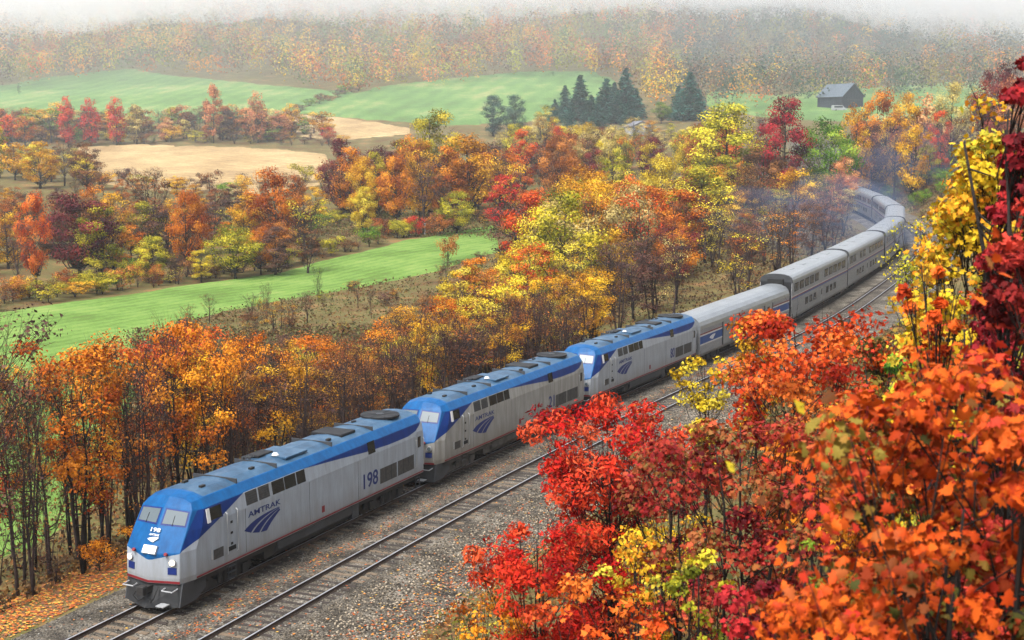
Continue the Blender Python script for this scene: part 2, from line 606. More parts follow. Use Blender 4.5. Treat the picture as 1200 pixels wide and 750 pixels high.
kite = np.array([(-1, 0, 0), (-.1, -.7, .25), (1, 0, .1), (-.1, .7, .25)])
c, s_ = np.cos(an), np.sin(an)
kx = kite[None, :, 0] * c[:, None] - kite[None, :, 1] * s_[:, None]
ky = kite[None, :, 0] * s_[:, None] + kite[None, :, 1] * c[:, None]
V = np.stack([kx, ky, np.repeat(kite[None, :, 2], n, 0) * rng.uniform(-1, 1.6, n)[:, None]], -1) * L[:, None, None] + np.stack([x, y, zz], -1)[:, None]
lc = np.array([(.50, .12, .02), (.62, .22, .03), (.38, .08, .02), (.28, .10, .04), (.55, .33, .06), (.22, .09, .05)])[rng.integers(0, 6, n)]
M_FALLEN = vcol_mat('fallen_leaf', .8)
tag(obj('fallen_leaves', np_mesh('fallen_leaves', V.reshape(-1, 3), np.arange(4 * n).reshape(n, 4), M_FALLEN, color=np.repeat(lc, 4, 0))),
    'orange and rust fallen leaves lying on ballast and banks', 'leaves', kind='stuff')

# ------------------------------------------------------------------ train: shared materials
M_BLACK = plain('black_running_gear', (.035, .033, .032), .7, .1, .25, 2)
M_GEAR = plain('dusty_running_gear', (.09, .08, .07), .85, 0, .3, 2)
M_GREY = plain('grey_skirt', (.05, .053, .058), .55, 0, .2, 1.2)
M_RED = plain('red_stripe', (.20, .016, .022), .45, 0, .2, 2)
M_SILVERP = plain('silver_rail_paint', (.4, .41, .42), .4, .2, .1, 3)
M_NAVY = plain('navy_lettering', (.008, .022, .13), .4, 0, .05, 2)
M_WHITE = plain('white_lettering', (.6, .6, .6), .4, 0, .03, 2)
M_GRILLE = plain('dark_grille', (.075, .072, .07), .6, .2, .25, 6)
M_FAN = plain('soot_black', (.02, .02, .022), .6, .1, .2, 2)
M_PILOT = plain('pilot_black', (.028, .029, .031), .6, 0, .25, 2)
M_RUBBER = plain('black_rubber', (.018, .018, .018), .8)


def glass(name, col, rough=.08):
    m, nt, b = new_mat(name)
    b.inputs['Base Color'].default_value = (*col, 1)
    b.inputs['Roughness'].default_value = rough
    b.inputs['Specular IOR Level'].default_value = .35
    return m


M_GLASS = glass('dark_window_glass', (.012, .015, .018))
M_WIND = glass('pale_windscreen', (.10, .125, .14), .2)
M_WIND.node_tree.nodes['Principled BSDF'].inputs['Specular IOR Level'].default_value = .4


def lamp_mat(name, col, e):
    m, nt, b = new_mat(name)
    b.inputs['Base Color'].default_value = (*col, 1)
    b.inputs['Emission Color'].default_value = (*col, 1)
    b.inputs['Emission Strength'].default_value = e
    return m


M_HEAD = lamp_mat('lit_headlamp', (1, .93, .80), 7)
M_DITCH = lamp_mat('lit_ditch_lamp', (1, .80, .55), 5)


def livery(name, silver, dirt):
    """silver sides, blue upper sweep and nose, weathered grey-blue roof: painted in the body's own coordinates"""
    m, nt, b = new_mat(name)
    tc = N(nt, 'ShaderNodeTexCoord')
    sp = N(nt, 'ShaderNodeSeparateXYZ')
    nt.links.new(tc.outputs['Object'], sp.inputs[0])
    mx = N(nt, 'ShaderNodeMapRange')
    mx.inputs['From Min'].default_value, mx.inputs['From Max'].default_value = -10.5, 10.5
    nt.links.new(sp.outputs['X'], mx.inputs['Value'])
    fc = nt.nodes.new('ShaderNodeFloatCurve')
    pts = [(-10.5, 4.3), (-10.05, 3.9), (-9.75, 3.62), (-9.3, 3.40), (-8.5, 3.28), (-6.5, 3.28), (-4.3, 3.37), (-1.7, 3.57), (1.1, 3.765),
           (5.35, 3.765), (9.3, 2.38), (9.42, 2.30), (9.70, 1.98), (10.5, 1.9)]
    cu = fc.mapping.curves[0]
    P = [((q + 10.5) / 21, zz / 5) for q, zz in pts]
    cu.points[0].location, cu.points[1].location = P[0], P[-1]
    for p in P[1:-1]:
        cu.points.new(*p)
    for p in cu.points:
        p.handle_type = 'VECTOR'
    fc.mapping.update()
    nt.links.new(mx.outputs[0], fc.inputs['Value'])
    zs = N(nt, 'ShaderNodeMath', _operation='DIVIDE')
    zs.inputs[1].default_value = 5
    nt.links.new(sp.outputs['Z'], zs.inputs[0])
    gt = N(nt, 'ShaderNodeMath', _operation='GREATER_THAN')
    nt.links.new(zs.outputs[0], gt.inputs[0])
    nt.links.new(fc.outputs[0], gt.inputs[1])
    # weathering: streaks running down the sides, soot on the roof
    mp = N(nt, 'ShaderNodeMapping')
    mp.inputs['Scale'].default_value = (1.6, 1.6, .22)
    nt.links.new(tc.outputs['Object'], mp.inputs[0])
    nz = N(nt, 'ShaderNodeTexNoise', Scale=1.6, Detail=7.0, Roughness=.7)
    nt.links.new(mp.outputs[0], nz.inputs['Vector'])
    sil = ramp(nt, [(.3, tuple(c * (1 - dirt) * q for c, q in zip(silver, (1, .97, .9)))), (.6, silver)])
    nt.links.new(nz.outputs['Fac'], sil.inputs['Fac'])
    low = N(nt, 'ShaderNodeMapRange')
    low.inputs['From Min'].default_value, low.inputs['From Max'].default_value = 1.1, 2.1
    low.inputs['To Min'].default_value, low.inputs['To Max'].default_value = min(.9, .25 + dirt), 0
    nt.links.new(sp.outputs['Z'], low.inputs['Value'])
    m0 = N(nt, 'ShaderNodeMix', _data_type='RGBA')
    m0.inputs[7].default_value = (.16, .145, .12, 1)
    nt.links.new(low.outputs[0], m0.inputs[0])
    nt.links.new(sil.outputs[0], m0.inputs[6])
    m1 = N(nt, 'ShaderNodeMix', _data_type='RGBA')
    blue_lit = ramp(nt, [(.35, (.002, .055, .17)), (.6, (.002, .082, .24))])  # livery blue, with sky light painted in for nose and roof band
    blue_shade = ramp(nt, [(.35, (.004, .022, .12)), (.6, (.005, .030, .17))])  # same livery blue, darkened to paint in the shade of the sides
    nt.links.new(nz.outputs['Fac'], blue_lit.inputs['Fac'])
    nt.links.new(nz.outputs['Fac'], blue_shade.inputs['Fac'])
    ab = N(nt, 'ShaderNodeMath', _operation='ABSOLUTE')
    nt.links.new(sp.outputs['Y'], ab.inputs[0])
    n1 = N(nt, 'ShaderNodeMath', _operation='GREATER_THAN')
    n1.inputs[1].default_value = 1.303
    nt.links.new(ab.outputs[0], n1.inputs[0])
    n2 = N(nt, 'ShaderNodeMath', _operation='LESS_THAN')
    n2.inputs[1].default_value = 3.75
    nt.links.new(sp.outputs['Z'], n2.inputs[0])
    n3 = N(nt, 'ShaderNodeMath', _operation='MULTIPLY')  # mask for the painted-in side shade: outer faces below the shoulder
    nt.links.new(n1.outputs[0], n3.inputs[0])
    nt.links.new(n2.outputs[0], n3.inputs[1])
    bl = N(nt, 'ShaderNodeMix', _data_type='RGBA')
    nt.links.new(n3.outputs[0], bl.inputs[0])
    nt.links.new(blue_lit.outputs[0], bl.inputs[6])
    nt.links.new(blue_shade.outputs[0], bl.inputs[7])
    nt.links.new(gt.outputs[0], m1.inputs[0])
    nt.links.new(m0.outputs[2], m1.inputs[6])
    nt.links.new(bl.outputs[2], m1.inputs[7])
    # roof: inside the shoulders and behind the cab front
    ay = N(nt, 'ShaderNodeMath', _operation='ABSOLUTE')
    nt.links.new(sp.outputs['Y'], ay.inputs[0])
    c1 = N(nt, 'ShaderNodeMath', _operation='LESS_THAN')
    c1.inputs[1].default_value = 1.08
    nt.links.new(ay.outputs[0], c1.inputs[0])
    c2 = N(nt, 'ShaderNodeMath', _operation='GREATER_THAN')
    c2.inputs[1].default_value = 4.08
    nt.links.new(sp.outputs['Z'], c2.inputs[0])
    c3 = N(nt, 'ShaderNodeMath', _operation='LESS_THAN')
    c3.inputs[1].default_value = 7.6
    nt.links.new(sp.outputs['X'], c3.inputs[0])
    a1 = N(nt, 'ShaderNodeMath', _operation='MULTIPLY')
    a2 = N(nt, 'ShaderNodeMath', _operation='MULTIPLY')
    nt.links.new(c1.outputs[0], a1.inputs[0])
    nt.links.new(c2.outputs[0], a1.inputs[1])
    nt.links.new(a1.outputs[0], a2.inputs[0])
    nt.links.new(c3.outputs[0], a2.inputs[1])
    nz2 = N(nt, 'ShaderNodeTexNoise', Scale=.9, Detail=8.0, Roughness=.75)
    nt.links.new(tc.outputs['Object'], nz2.inputs['Vector'])
    rf = ramp(nt, [(.3, (.018, .035, .06)), (.5, (.035, .085, .15)), (.7, (.085, .145, .21))])
    nt.links.new(nz2.outputs['Fac'], rf.inputs['Fac'])
    m2 = N(nt, 'ShaderNodeMix', _data_type='RGBA')
    nt.links.new(a2.outputs[0], m2.inputs[0])
    nt.links.new(m1.outputs[2], m2.inputs[6])
    nt.links.new(rf.outputs[0], m2.inputs[7])
    nt.links.new(m2.outputs[2], b.inputs['Base Color'])
    b.inputs['Roughness'].default_value = .42
    b.inputs['Specular IOR Level'].default_value = .2
    return m


_text_cache = {}


def text_mesh(txt, width, height, mat, depth=.006, bold=.0):
    cu = bpy.data.curves.new('lettering', 'FONT')
    cu.body, cu.size, cu.extrude, cu.offset = txt, 1.0, .01, bold
    cu.align_x = 'LEFT'
    o = bpy.data.objects.new('lettering', cu)
    COL.objects.link(o)
    dg = bpy.context.evaluated_depsgraph_get()
    me = bpy.data.meshes.new_from_object(o.evaluated_get(dg))
    bpy.data.objects.remove(o)
    co = np.empty(len(me.vertices) * 3, np.float32)
    me.vertices.foreach_get('co', co)
    co = co.reshape(-1, 3)
    lo, hi = co.min(0), co.max(0)
    co = (co - lo) / np.maximum(hi - lo, 1e-6) * np.array([width, height, depth])
    me.vertices.foreach_set('co', co.astype(np.float32).ravel())
    me.materials.clear()
    me.materials.append(mat)
    me.name = 'lettering'
    return me


def bez(a, b, c, n=12):
    t = np.linspace(0, 1, n)[:, None]
    a, b, c = (np.array(q) for q in (a, b, c))
    return (1 - t) ** 2 * a + 2 * t * (1 - t) * b + t * t * c


def logo_mesh(w, hgt, mat, depth=.006):
    """three rails sweeping together toward the upper right"""
    mb = MB()
    B = [((0, .44), (.7, .92), (2.5, .90), (.45, .22), (1.0, .74), (2.5, .885)),
         ((.56, .18), (1.2, .70), (2.5, .87), (1.02, .05), (1.5, .58), (2.5, .82)),
         ((1.13, .03), (1.62, .54), (2.5, .80), (1.55, -.02), (1.95, .40), (2.55, .72))]
    for a, b, c, d, e, f in B:
        U, D = bez(a, b, c), bez(d, e, f)
        n_ = len(U)
        P = [(q[0] / 2.55 * w, q[1] / .92 * hgt, dz) for dz in (0, depth) for row in (U, D) for q in row]
        fs = []
        for i in range(n_ - 1):
            fs.append((2 * n_ + i, 3 * n_ + i, 3 * n_ + i + 1, 2 * n_ + i + 1))
            fs.append((i, 2 * n_ + i, 2 * n_ + i + 1, i + 1))
            fs.append((n_ + i, n_ + i + 1, 3 * n_ + i + 1, 3 * n_ + i))
        mb.add(P, fs)
    return mb.mesh('emblem', mat, fix=True)


def lay(me, parent, origin, X, Yv, name):
    X, Yv = Vector(X).normalized(), Vector(Yv).normalized()
    Z = X.cross(Yv)
    o = obj(name, me, parent)
    M = Matrix((X, Yv, Z)).transposed().to_4x4()
    M.translation = Vector(origin)
    o.matrix_local = M
    return o


def seat(root, s_a, s_b, off=0.0):
    """put a vehicle's frame on the line: +x toward lower chainage (the way the train runs), +y to the uphill side"""
    a, b = Vector(path(s_a, off)[:3]), Vector(path(s_b, off)[:3])
    X = (a - b).normalized()
    Yv = Vector((0, 0, 1)).cross(X).normalized()
    Z = X.cross(Yv)
    M = Matrix((X, Yv, Z)).transposed().to_4x4()
    M.translation = (a + b) / 2
    root.matrix_world = M


def wheel_me(r, mat):
    return MB().cyl((0, 0, 0), (0, 1, 0), r, .13, 20).cyl((0, -.05, 0), (0, 1, 0), r + .03, .03, 20).cyl((0, .07, 0), (0, 1, 0), .14, .1, 10).mesh('wheel', mat)


def truck(root, cx, wb, r, mat, width=1.02):
    t = empty('truck', (cx, 0, 0))
    t.parent = root
    for sy in (-1, 1):
        mb = MB()
        pr = [(-wb / 2 - .55, r - .1), (-wb / 2 - .5, r + .28), (-.9, r + .28), (-.55, r + .02), (.55, r + .02), (.9, r + .28), (wb / 2 + .5, r + .28),
              (wb / 2 + .55, r - .1), (wb / 2 + .1, r - .22), (.7, r - .28), (-.7, r - .28), (-wb / 2 - .1, r - .22)]
        mb.prism(pr, 1, sy * (width - .02), sy * (width + .14))
        for q in (-wb / 2, wb / 2):
            mb.box(q - .2, q + .2, sy * (width + .141), sy * (width + .26), r - .22, r + .2)
        for q in (-.32, 0, .32):
            mb.cyl((q, sy * (width + .2), r + .1), (0, 0, 1), .11, .5, 8)
        mb.build('side_frame', mat, t)
    wm = wheel_me(r, M_GEAR)
    for q in (-wb / 2, wb / 2):
        for sy in (-1, 1):
            o = obj('wheel', wm, t)
            o.location = (q, sy * .745, r)
            o.rotation_euler = (0, 0, 0 if sy > 0 else PI)
        MB().cyl((q, 0, r), (0, 1, 0), .09, 1.36, 8).build('axle', mat, t)
    MB().box(-.5, .5, -.95, .95, r - .1, r + .2).build('bolster', mat, t)
    return t


def quad_panel(q00, q10, q11, q01, u0, u1, w0, w1, off, th=.03):
    q = [Vector(a) for a in (q00, q10, q11, q01)]

    def at(u, w):
        return (q[0] * (1 - u) + q[1] * u) * (1 - w) + (q[3] * (1 - u) + q[2] * u) * w
    nrm = (at(1, .5) - at(0, .5)).cross(at(.5, 1) - at(.5, 0)).normalized()
    c = [at(u0, w0), at(u1, w0), at(u1, w1), at(u0, w1)]
    return MB().add([p + nrm * off for p in c] + [p + nrm * (off - th) for p in c],
                    [(0, 1, 2, 3), (7, 6, 5, 4), (0, 4, 5, 1), (1, 5, 6, 2), (2, 6, 7, 3), (3, 7, 4, 0)])


SIDE = [(1.48, 1.08), (1.5, 1.3), (1.5, 2.3), (1.5, 3.12), (1.40, 3.76), (1.12, 4.12), (.6, 4.27), (0, 4.32)]


def locomotive(number, s0, label, body_mat, gear, lit):
    root = empty('diesel_locomotive')
    tag(root, label, 'locomotive', 'diesel locomotives at the head of the train')

    def ring(pts):
        return pts + [(a, -b, c) for a, b, c in pts[-2::-1]]
    def st(xx, k=1.0, dz=0):
        return ring([(xx, b * k, c - (dz if i > 3 else 0)) for i, (b, c) in enumerate(SIDE)])
    mid = ring([(8.7, 1.47, 1.08), (8.7, 1.5, 1.3), (8.65, 1.5, 2.31), (8.25, 1.5, 3.08), (7.95, 1.4, 3.75), (7.8, 1.12, 4.11), (7.75, .6, 4.26), (7.75, 0, 4.31)])
    Fp = [(9.47, 1.28, 1.08), (9.47, 1.30, 1.3), (9.42, 1.30, 2.32), (8.95, 1.28, 3.05), (8.5, 1.22, 3.78), (8.33, 1.05, 4.03), (8.28, .6, 4.16), (8.28, 0, 4.21)]
    fr = ring(Fp)
    mb = MB().loft([st(-10.12, .975, .06), st(-10.0), st(-5), st(0), st(4), st(7.4), mid, fr], close=False, caps=False)
    rr = st(-10.12, .975, .06)
    mb.add(rr, [tuple(range(len(rr)))])
    C = [(9.79, 0, 1.08), (9.79, 0, 1.3), (9.70, 0, 2.2), (9.17, 0, 3.05), (8.62, 0, 3.86)]
    for sy in (1, -1):
        f = [(a, b * sy, c) for a, b, c in Fp]
        for i in range(4):
            mb.add([f[i], f[i + 1], C[i + 1], C[i]], [(0, 1, 2, 3)])
        mb.add([f[4], f[5], f[6], f[7], C[4]], [(0, 1, 2, 3, 4)])
    me = mb.mesh('body', body_mat)
    import bmesh
    bm = bmesh.new()
    bm.from_mesh(me)
    bmesh.ops.remove_doubles(bm, verts=bm.verts, dist=.002)
    bmesh.ops.recalc_face_normals(bm, faces=bm.faces)
    bm.to_mesh(me)
    bm.free()
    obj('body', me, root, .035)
    # cab glass on the sloping nose
    for sy in (1, -1):
        f = [(a, b * sy, c) for a, b, c in Fp]
        args = (C[3], f[3], f[4], C[4]) if sy > 0 else (f[3], C[3], C[4], f[4])
        e = .05
        u0, u1 = (.12, .9) if sy > 0 else (.1, .88)
        w = quad_panel(*args, u0 - e, u1 + e, .20, .94, .004).build('windscreen_frame', M_NAVY, root)
        quad_panel(*args, u0, u1, .27, .88, .014).build('windscreen', M_WIND, w)
        um = u0 + (u1 - u0) * .45
        quad_panel(*args, um, um + .014, .20, .66, .03, .012).build('wiper', M_RUBBER, w)
    # numbers and emblem on the nose
    sl = Vector((C[3][0] - C[2][0], 0, C[3][2] - C[2][2])).normalized()
    nn = Vector((0, 1, 0)).cross(sl)

    def on_nose(k, yy, off=.03):
        return Vector(C[2]) + sl * k + Vector((0, yy, 0)) + nn * off
    lay(text_mesh(number, .155 * len(number), .17, M_WHITE, bold=.02), root, on_nose(.90, -.08 * len(number)), (0, 1, 0), sl, 'nose_number')
    lay(text_mesh('AMTRAK', .5, .09, M_WHITE, bold=.02), root, on_nose(.74, -.25), (0, 1, 0), sl, 'nose_lettering')
    lay(logo_mesh(.52, .22, M_WHITE), root, on_nose(.49, -.26), (0, 1, 0), sl, 'nose_emblem')
    hl = MB()
    hb = on_nose(.19, 0, .02)
    X, Yv = Vector((0, 1, 0)), sl
    for nm, hw, hh, o0, o1, mm in (('headlight_housing', .33, .17, -.06, .03, M_SILVERP), ('headlight', .27, .12, .03, .045, M_HEAD if lit else M_WIND)):
        c = [hb + X * (a * hw) + Yv * (b * hh) for a, b in ((-1, -1), (1, -1), (1, 1), (-1, 1))]
        MB().add([p + nn * o1 for p in c] + [p + nn * o0 for p in c],
                 [(0, 1, 2, 3), (7, 6, 5, 4), (0, 4, 5, 1), (1, 5, 6, 2), (2, 6, 7, 3), (3, 7, 4, 0)]).build(nm, mm, root)
    for sy in (1, -1):
        k = Vector((9.48, sy * 1.02, 1.95))
        d = Vector((1, sy * .22, 0)).normalized()
        r_ = MB().cyl(k + d * .06, d, .14, .10, 14).build('ditch_light_rim', M_SILVERP, root)
        MB().cyl(k + d * .115, d, .10, .03, 14).build('ditch_light', M_DITCH if lit else M_WIND, r_)
        MB().cyl(on_nose(.10, sy * .78, -.03), nn, .07, .08, 10).build('marker_light', M_RED, root)
        c = Vector((9.88, sy * 1.0, 1.62))
        pq = quad_panel((9.47, sy * 1.28, 1.45), (9.79, 0, 1.45), (9.77, 0, 1.75), (9.45, sy * 1.28, 1.75), .08, .36, .05, .95, -.014 * sy, -.03 * sy)
        pq.build('nose_step', M_NAVY, root)
        # pilot stripe
        quad_panel((9.47, sy * 1.29, 1.10), (9.79, 0, 1.10), (9.79, 0, 1.19), (9.47, sy * 1.29, 1.19), 0, 1, 0, 1, -.014 * sy, -.03 * sy).build('nose_stripe', M_RED, root)
    # side: both faces
    for sy in (1, -1):
        def sbox(x0, x1, z0, z1, d0, d1):
            yy = sorted((sy * (1.5 + d0), sy * (1.5 + d1)))
            return MB().box(x0, x1, yy[0], yy[1], z0, z1)
        a, b = (1.5, 3.12), (1.4, 3.76)

        def up(x0, x1, z0, z1, off, th=.03):                      # panel lying on the inward-leaning upper side
            q = [(x1, sy * a[0], a[1]), (x0, sy * a[0], a[1]), (x0, sy * b[0], b[1]), (x1, sy * b[0], b[1])]
            if sy < 0:
                q = [q[1], q[0], q[3], q[2]]
            return quad_panel(*q, 0, 1, (z0 - a[1]) / (b[1] - a[1]), (z1 - a[1]) / (b[1] - a[1]), off, th)
        sbox(-10.0, 8.66, 1.13, 1.19, -.01, .012).build('side_stripe', M_RED, root)
        up(6.88, 8.02, 3.17, 3.72, .008).build('cab_window_frame', M_NAVY, root)
        cw = up(6.95, 7.72, 3.20, 3.69, .016).build('cab_window', M_GLASS, root)
        up(7.72, 7.92, 3.14, 3.70, .05).build('wind_deflector', M_WHITE, cw)
        for x0, x1, slat in ((4.50, 5.28, 1), (3.62, 4.38, 1), (2.52, 3.40, 0), (1.62, 2.46, 0), (.88, 1.54, 0)):
            p = up(x0, x1, 3.19, 3.74, .012).build('intake_window' if not slat else 'louvre', M_GRILLE if slat else M_GLASS, root)
            if slat:
                for k in range(5):
                    up(x0 + .03, x1 - .03, 3.24 + k * .1, 3.27 + k * .1, .026).build('slat', M_GREY, p)
        up(-5.2, -4.55, 3.2, 3.78, .012).build('radiator_window', M_GLASS, root)
        # cab door with hand rails and steps
        dr = sbox(6.06, 6.70, 1.45, 3.1, -.01, .008).build('cab_door', body_mat, root)
        for q in (6.04, 6.73):
            MB().tube([(q, sy * 1.5, 1.5), (q, sy * 1.58, 1.56), (q, sy * 1.58, 3.24), (q, sy * 1.5, 3.3)], .022, 6).build('hand_rail', M_SILVERP, dr)
        for zz in (1.85, 2.3, 2.75):
            sbox(6.3, 6.44, zz, zz + .1, .008, .02).build('latch', M_RUBBER, dr)
        sbox(6.12, 6.60, 1.62, 1.80, .008, .03).build('step_pocket', M_RUBBER, dr)
        sbox(6.94, 7.58, 1.54, 1.95, -.01, .012).build('vent', M_GRILLE, root)
        sbox(7.68, 7.72, 1.6, 2.0, 0, .04).build('grab_iron', M_SILVERP, root)
        for lx, w_ in ((6.35, .5), (-9.45, .42)):
            ld = MB()
            for q in (lx - w_ / 2, lx + w_ / 2):
                ld.tube([(q, sy * 1.46, 1.1), (q, sy * 1.46, .38)], .022, 5)
            for zz in (.42, .68, .92):
                ld.box(lx - w_ / 2, lx + w_ / 2, min(sy * 1.36, sy * 1.5), max(sy * 1.36, sy * 1.5), zz, zz + .025)
            ld.build('ladder', gear if number == '21' else M_GREY, root)
        for x0, x1 in ((-7.22, -5.6), (-9.0, -7.36)):
            g = sbox(x0, x1, 1.50, 2.25, -.01, .012).build('radiator_grille', M_GRILLE, root)
            for k in range(1, 3):
                xx = x0 + (x1 - x0) * k / 3
                sbox(xx - .015, xx + .015, 1.5, 2.25, .012, .022).build('divider', M_GREY, g)
        rd = sbox(-9.95, -9.22, 1.42, 3.35, -.01, .008).build('rear_door', body_mat, root)
        sbox(-9.74, -9.42, 2.5, 3.06, .008, .014).build('door_window', M_GLASS, rd)
        for q in (-9.2, -9.97):
            MB().tube([(q, sy * 1.5, 1.5), (q, sy * 1.56, 1.55), (q, sy * 1.56, 2.9), (q, sy * 1.5, 2.95)], .018, 6).build('hand_rail', M_SILVERP, rd)
        sbox(-.58, -.36, 1.42, 1.72, -.01, .014).build('fuel_filler', M_RED, root)
        for q in (-3.55, .62, 5.4):
            sbox(q - .01, q + .01, 1.25, 3.1, -.01, .004).build('panel_seam', M_GREY, root)
        # lettering
        if sy > 0:
            X, o_ = (-1, 0, 0), 1
        else:
            X, o_ = (1, 0, 0), -1
        yy = sy * 1.504
        lay(text_mesh('AMTRAK', 2.35, .24, M_NAVY, bold=.01), root, (5.22 if sy > 0 else 2.85, yy, 2.66), X, (0, 0, 1), 'lettering')
        lay(logo_mesh(2.6, .80, M_NAVY), root, (5.52 if sy > 0 else 2.9, yy, 1.79), X, (0, 0, 1), 'emblem')
        nw = {1: .4, 2: .86, 3: 1.36}[len(number)]
        lay(text_mesh(number, nw, .74, M_NAVY, bold=.014), root, ((-5.38 + nw) if sy > 0 else -5.38, yy, 1.60), X, (0, 0, 1), 'road_number')
    # roof equipment
    hp = empty('radiator_fan', (-8.2, 0, 4.3))
    hp.parent = root
    MB().cyl((0, 0, .03), (0, 0, 1), 1.0, .10, 28).build('fan_shroud', M_FAN, hp)
    MB().cyl((0, 0, .09), (0, 0, 1), .22, .04, 12).build('fan_hub', M_GREY, hp)
    for k in range(8):
        a_ = k * PI / 4
        MB().tube([(.2 * math.cos(a_), .2 * math.sin(a_), .095), (.95 * math.cos(a_), .95 * math.sin(a_), .095)], .018, 4).build('guard_bar', M_GREY, hp)
    MB().box(-4.6, -3.3, -.95, .75, 4.2, 4.365).build('exhaust_hatch', M_FAN, root, bevel=.04)
    MB().box(-.2, 1.5, -.9, .9, 4.25, 4.345).build('roof_hatch', body_mat, root, bevel=.02)
    MB().box(.9, 2.0, -.85, -.2, 4.3, 4.42).build('horn_box', M_FAN, root, bevel=.03)
    MB().cyl((1.4, .25, 4.42), (0, 0, 1), .17, .1, 14, .1).build('antenna_dome', M_WHITE, root)
    for k, yy in ((0, -.15), (1, .0), (2, .15)):
        MB().cyl((2.35, yy - .5, 4.42), (1, 0, 0), .03, .5 - .08 * k, 8, .07).build('horn', M_GREY, root)
    for q in (5.4, 2.55, -1.9, -5.6):
        MB().box(q - .03, q + .03, -1.1, 1.1, 4.12, 4.335).build('roof_seam', M_GREY, root)
    for q, yy in ((6.9, .5), (6.6, -.6), (3.6, .55), (-2.4, .6), (-6.3, -.4)):
        MB().box(q - .14, q + .14, yy - .07, yy + .07, 4.2, 4.36).build('lifting_lug', M_BLACK, root)
    # below the floor
    MB().box(-10.05, 8.7, -1.36, 1.36, .84, 1.085).build('underframe', gear, root)
    tk = [(-1.4, 1.0), (1.4, 1.0), (1.4, .62), (1.12, .30), (-1.12, .30), (-1.4, .62)]
    MB().prism([(q[0], q[1]) for q in tk], 0, -3.1, 3.0).build('fuel_tank', M_GREY if number != '21' else gear, root, bevel=.03)
    MB().box(-3.75, -3.15, -1.38, 1.38, .36, 1.0).build('battery_box', M_GREY, root)
    MB().box(3.1, 3.9, -1.3, 1.3, .45, 1.0).build('air_reservoir', gear, root)
    truck(root, 6.55, 2.75, .51, gear)
    truck(root, -6.55, 2.75, .51, gear)
    # pilot with ploughshare, coupler and hoses
    for sy in (1, -1):
        pq = [(9.72, 1.30 * sy, 1.08), (10.0, 0, 1.08), (10.42, 0, .14), (9.95, 1.28 * sy, .18)]
        MB().add(pq + [(9.2, 1.3 * sy, 1.08), (9.2, 0, 1.08), (9.6, 0, .14), (9.3, 1.28 * sy, .18)],
                 [(0, 1, 2, 3), (4, 7, 6, 5), (0, 4, 5, 1), (3, 2, 6, 7), (0, 3, 7, 4), (1, 5, 6, 2)]).build('pilot', M_PILOT, root).location.x = -.36
        MB().prism([(9.2, 1.08), (9.72, 1.08), (9.95, .18), (8.9, .22), (8.3, .55), (8.3, 1.08)], 1, sy * 1.30, sy * 1.36).build('pilot_side', M_GREY, root).location.x = -.36
        MB().tube([(10.1, sy * .45, .95), (10.45, sy * .5, .6), (10.4, sy * .3, .38), (10.3, sy * .12, .5)], .03, 6).build('air_hose', M_RUBBER, root).location.x = -.36
        MB().tube([(9.85, sy * 1.2, .9), (10.2, sy * 1.2, .86), (10.2, sy * .7, .86), (9.98, sy * .7, .9)], .028, 6).build('uncoupling_lever', M_SILVERP, root).location.x = -.36
    MB().box(9.9, 10.42, -.16, .16, .74, 1.0).box(10.35, 10.62, -.2, .14, .68, 1.04).build('coupler', M_BLACK, root, bevel=.03).location.x = -.36
    MB().box(10.12, 10.5, .62, 1.0, .30, .34).build('step_tread', M_SILVERP, root).location.x = -.36
    MB().box(-10.62, -9.9, -.15, .15, .74, 1.0).build('rear_coupler', M_BLACK, root)
    MB().box(-10.42, -10.1, -.55, .55, 1.15, 3.45).build('gangway_diaphragm', M_RUBBER, root)
    seat(root, s0 + 10.5 - 6.55, s0 + 10.5 + 6.55)
    return root


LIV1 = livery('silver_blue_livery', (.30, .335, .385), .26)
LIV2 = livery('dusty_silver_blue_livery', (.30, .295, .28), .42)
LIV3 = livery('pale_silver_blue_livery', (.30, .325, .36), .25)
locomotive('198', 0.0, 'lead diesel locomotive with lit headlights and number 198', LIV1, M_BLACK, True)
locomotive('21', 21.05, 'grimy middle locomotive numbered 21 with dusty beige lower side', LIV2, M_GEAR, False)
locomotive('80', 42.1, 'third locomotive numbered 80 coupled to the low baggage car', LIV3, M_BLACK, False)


# ------------------------------------------------------------------ passenger cars
def steel(name, base, flute):
    """stainless sheet: horizontal flutes below, soft streaks"""
    m, nt, b = new_mat(name)
    tc = N(nt, 'ShaderNodeTexCoord')
    mp = N(nt, 'ShaderNodeMapping')
    mp.inputs['Scale'].default_value = (.5, .5, 3)
    nt.links.new(tc.outputs['Object'], mp.inputs[0])
    nz = N(nt, 'ShaderNodeTexNoise', Scale=1.2, Detail=6.0, Roughness=.7)
    nt.links.new(mp.outputs[0], nz.inputs['Vector'])
    r = ramp(nt, [(.3, tuple(c * .72 for c in base)), (.68, base)])
    nt.links.new(nz.outputs['Fac'], r.inputs['Fac'])
    nt.links.new(r.outputs[0], b.inputs['Base Color'])
    b.inputs['Metallic'].default_value = .45
    b.inputs['Roughness'].default_value = .34
    if flute:
        wv = N(nt, 'ShaderNodeTexWave', _bands_direction='Z', Scale=6.0)
        nt.links.new(tc.outputs['Object'], wv.inputs['Vector'])
        bp = N(nt, 'ShaderNodeBump', Strength=.5, Distance=.03)
        nt.links.new(wv.outputs['Fac'], bp.inputs['Height'])
        nt.links.new(bp.outputs[0], b.inputs['Normal'])
    return m


M_STAIN = steel('stainless_side', (.24, .245, .255), True)
M_ROOFS = steel('stainless_roof', (.30, .32, .34), False)
M_BLUEST = plain('blue_stripe', (.015, .06, .22), .4, 0, .1, 2)
M_WHITEST = plain('white_stripe', (.5, .5, .48), .4, 0, .1, 2)


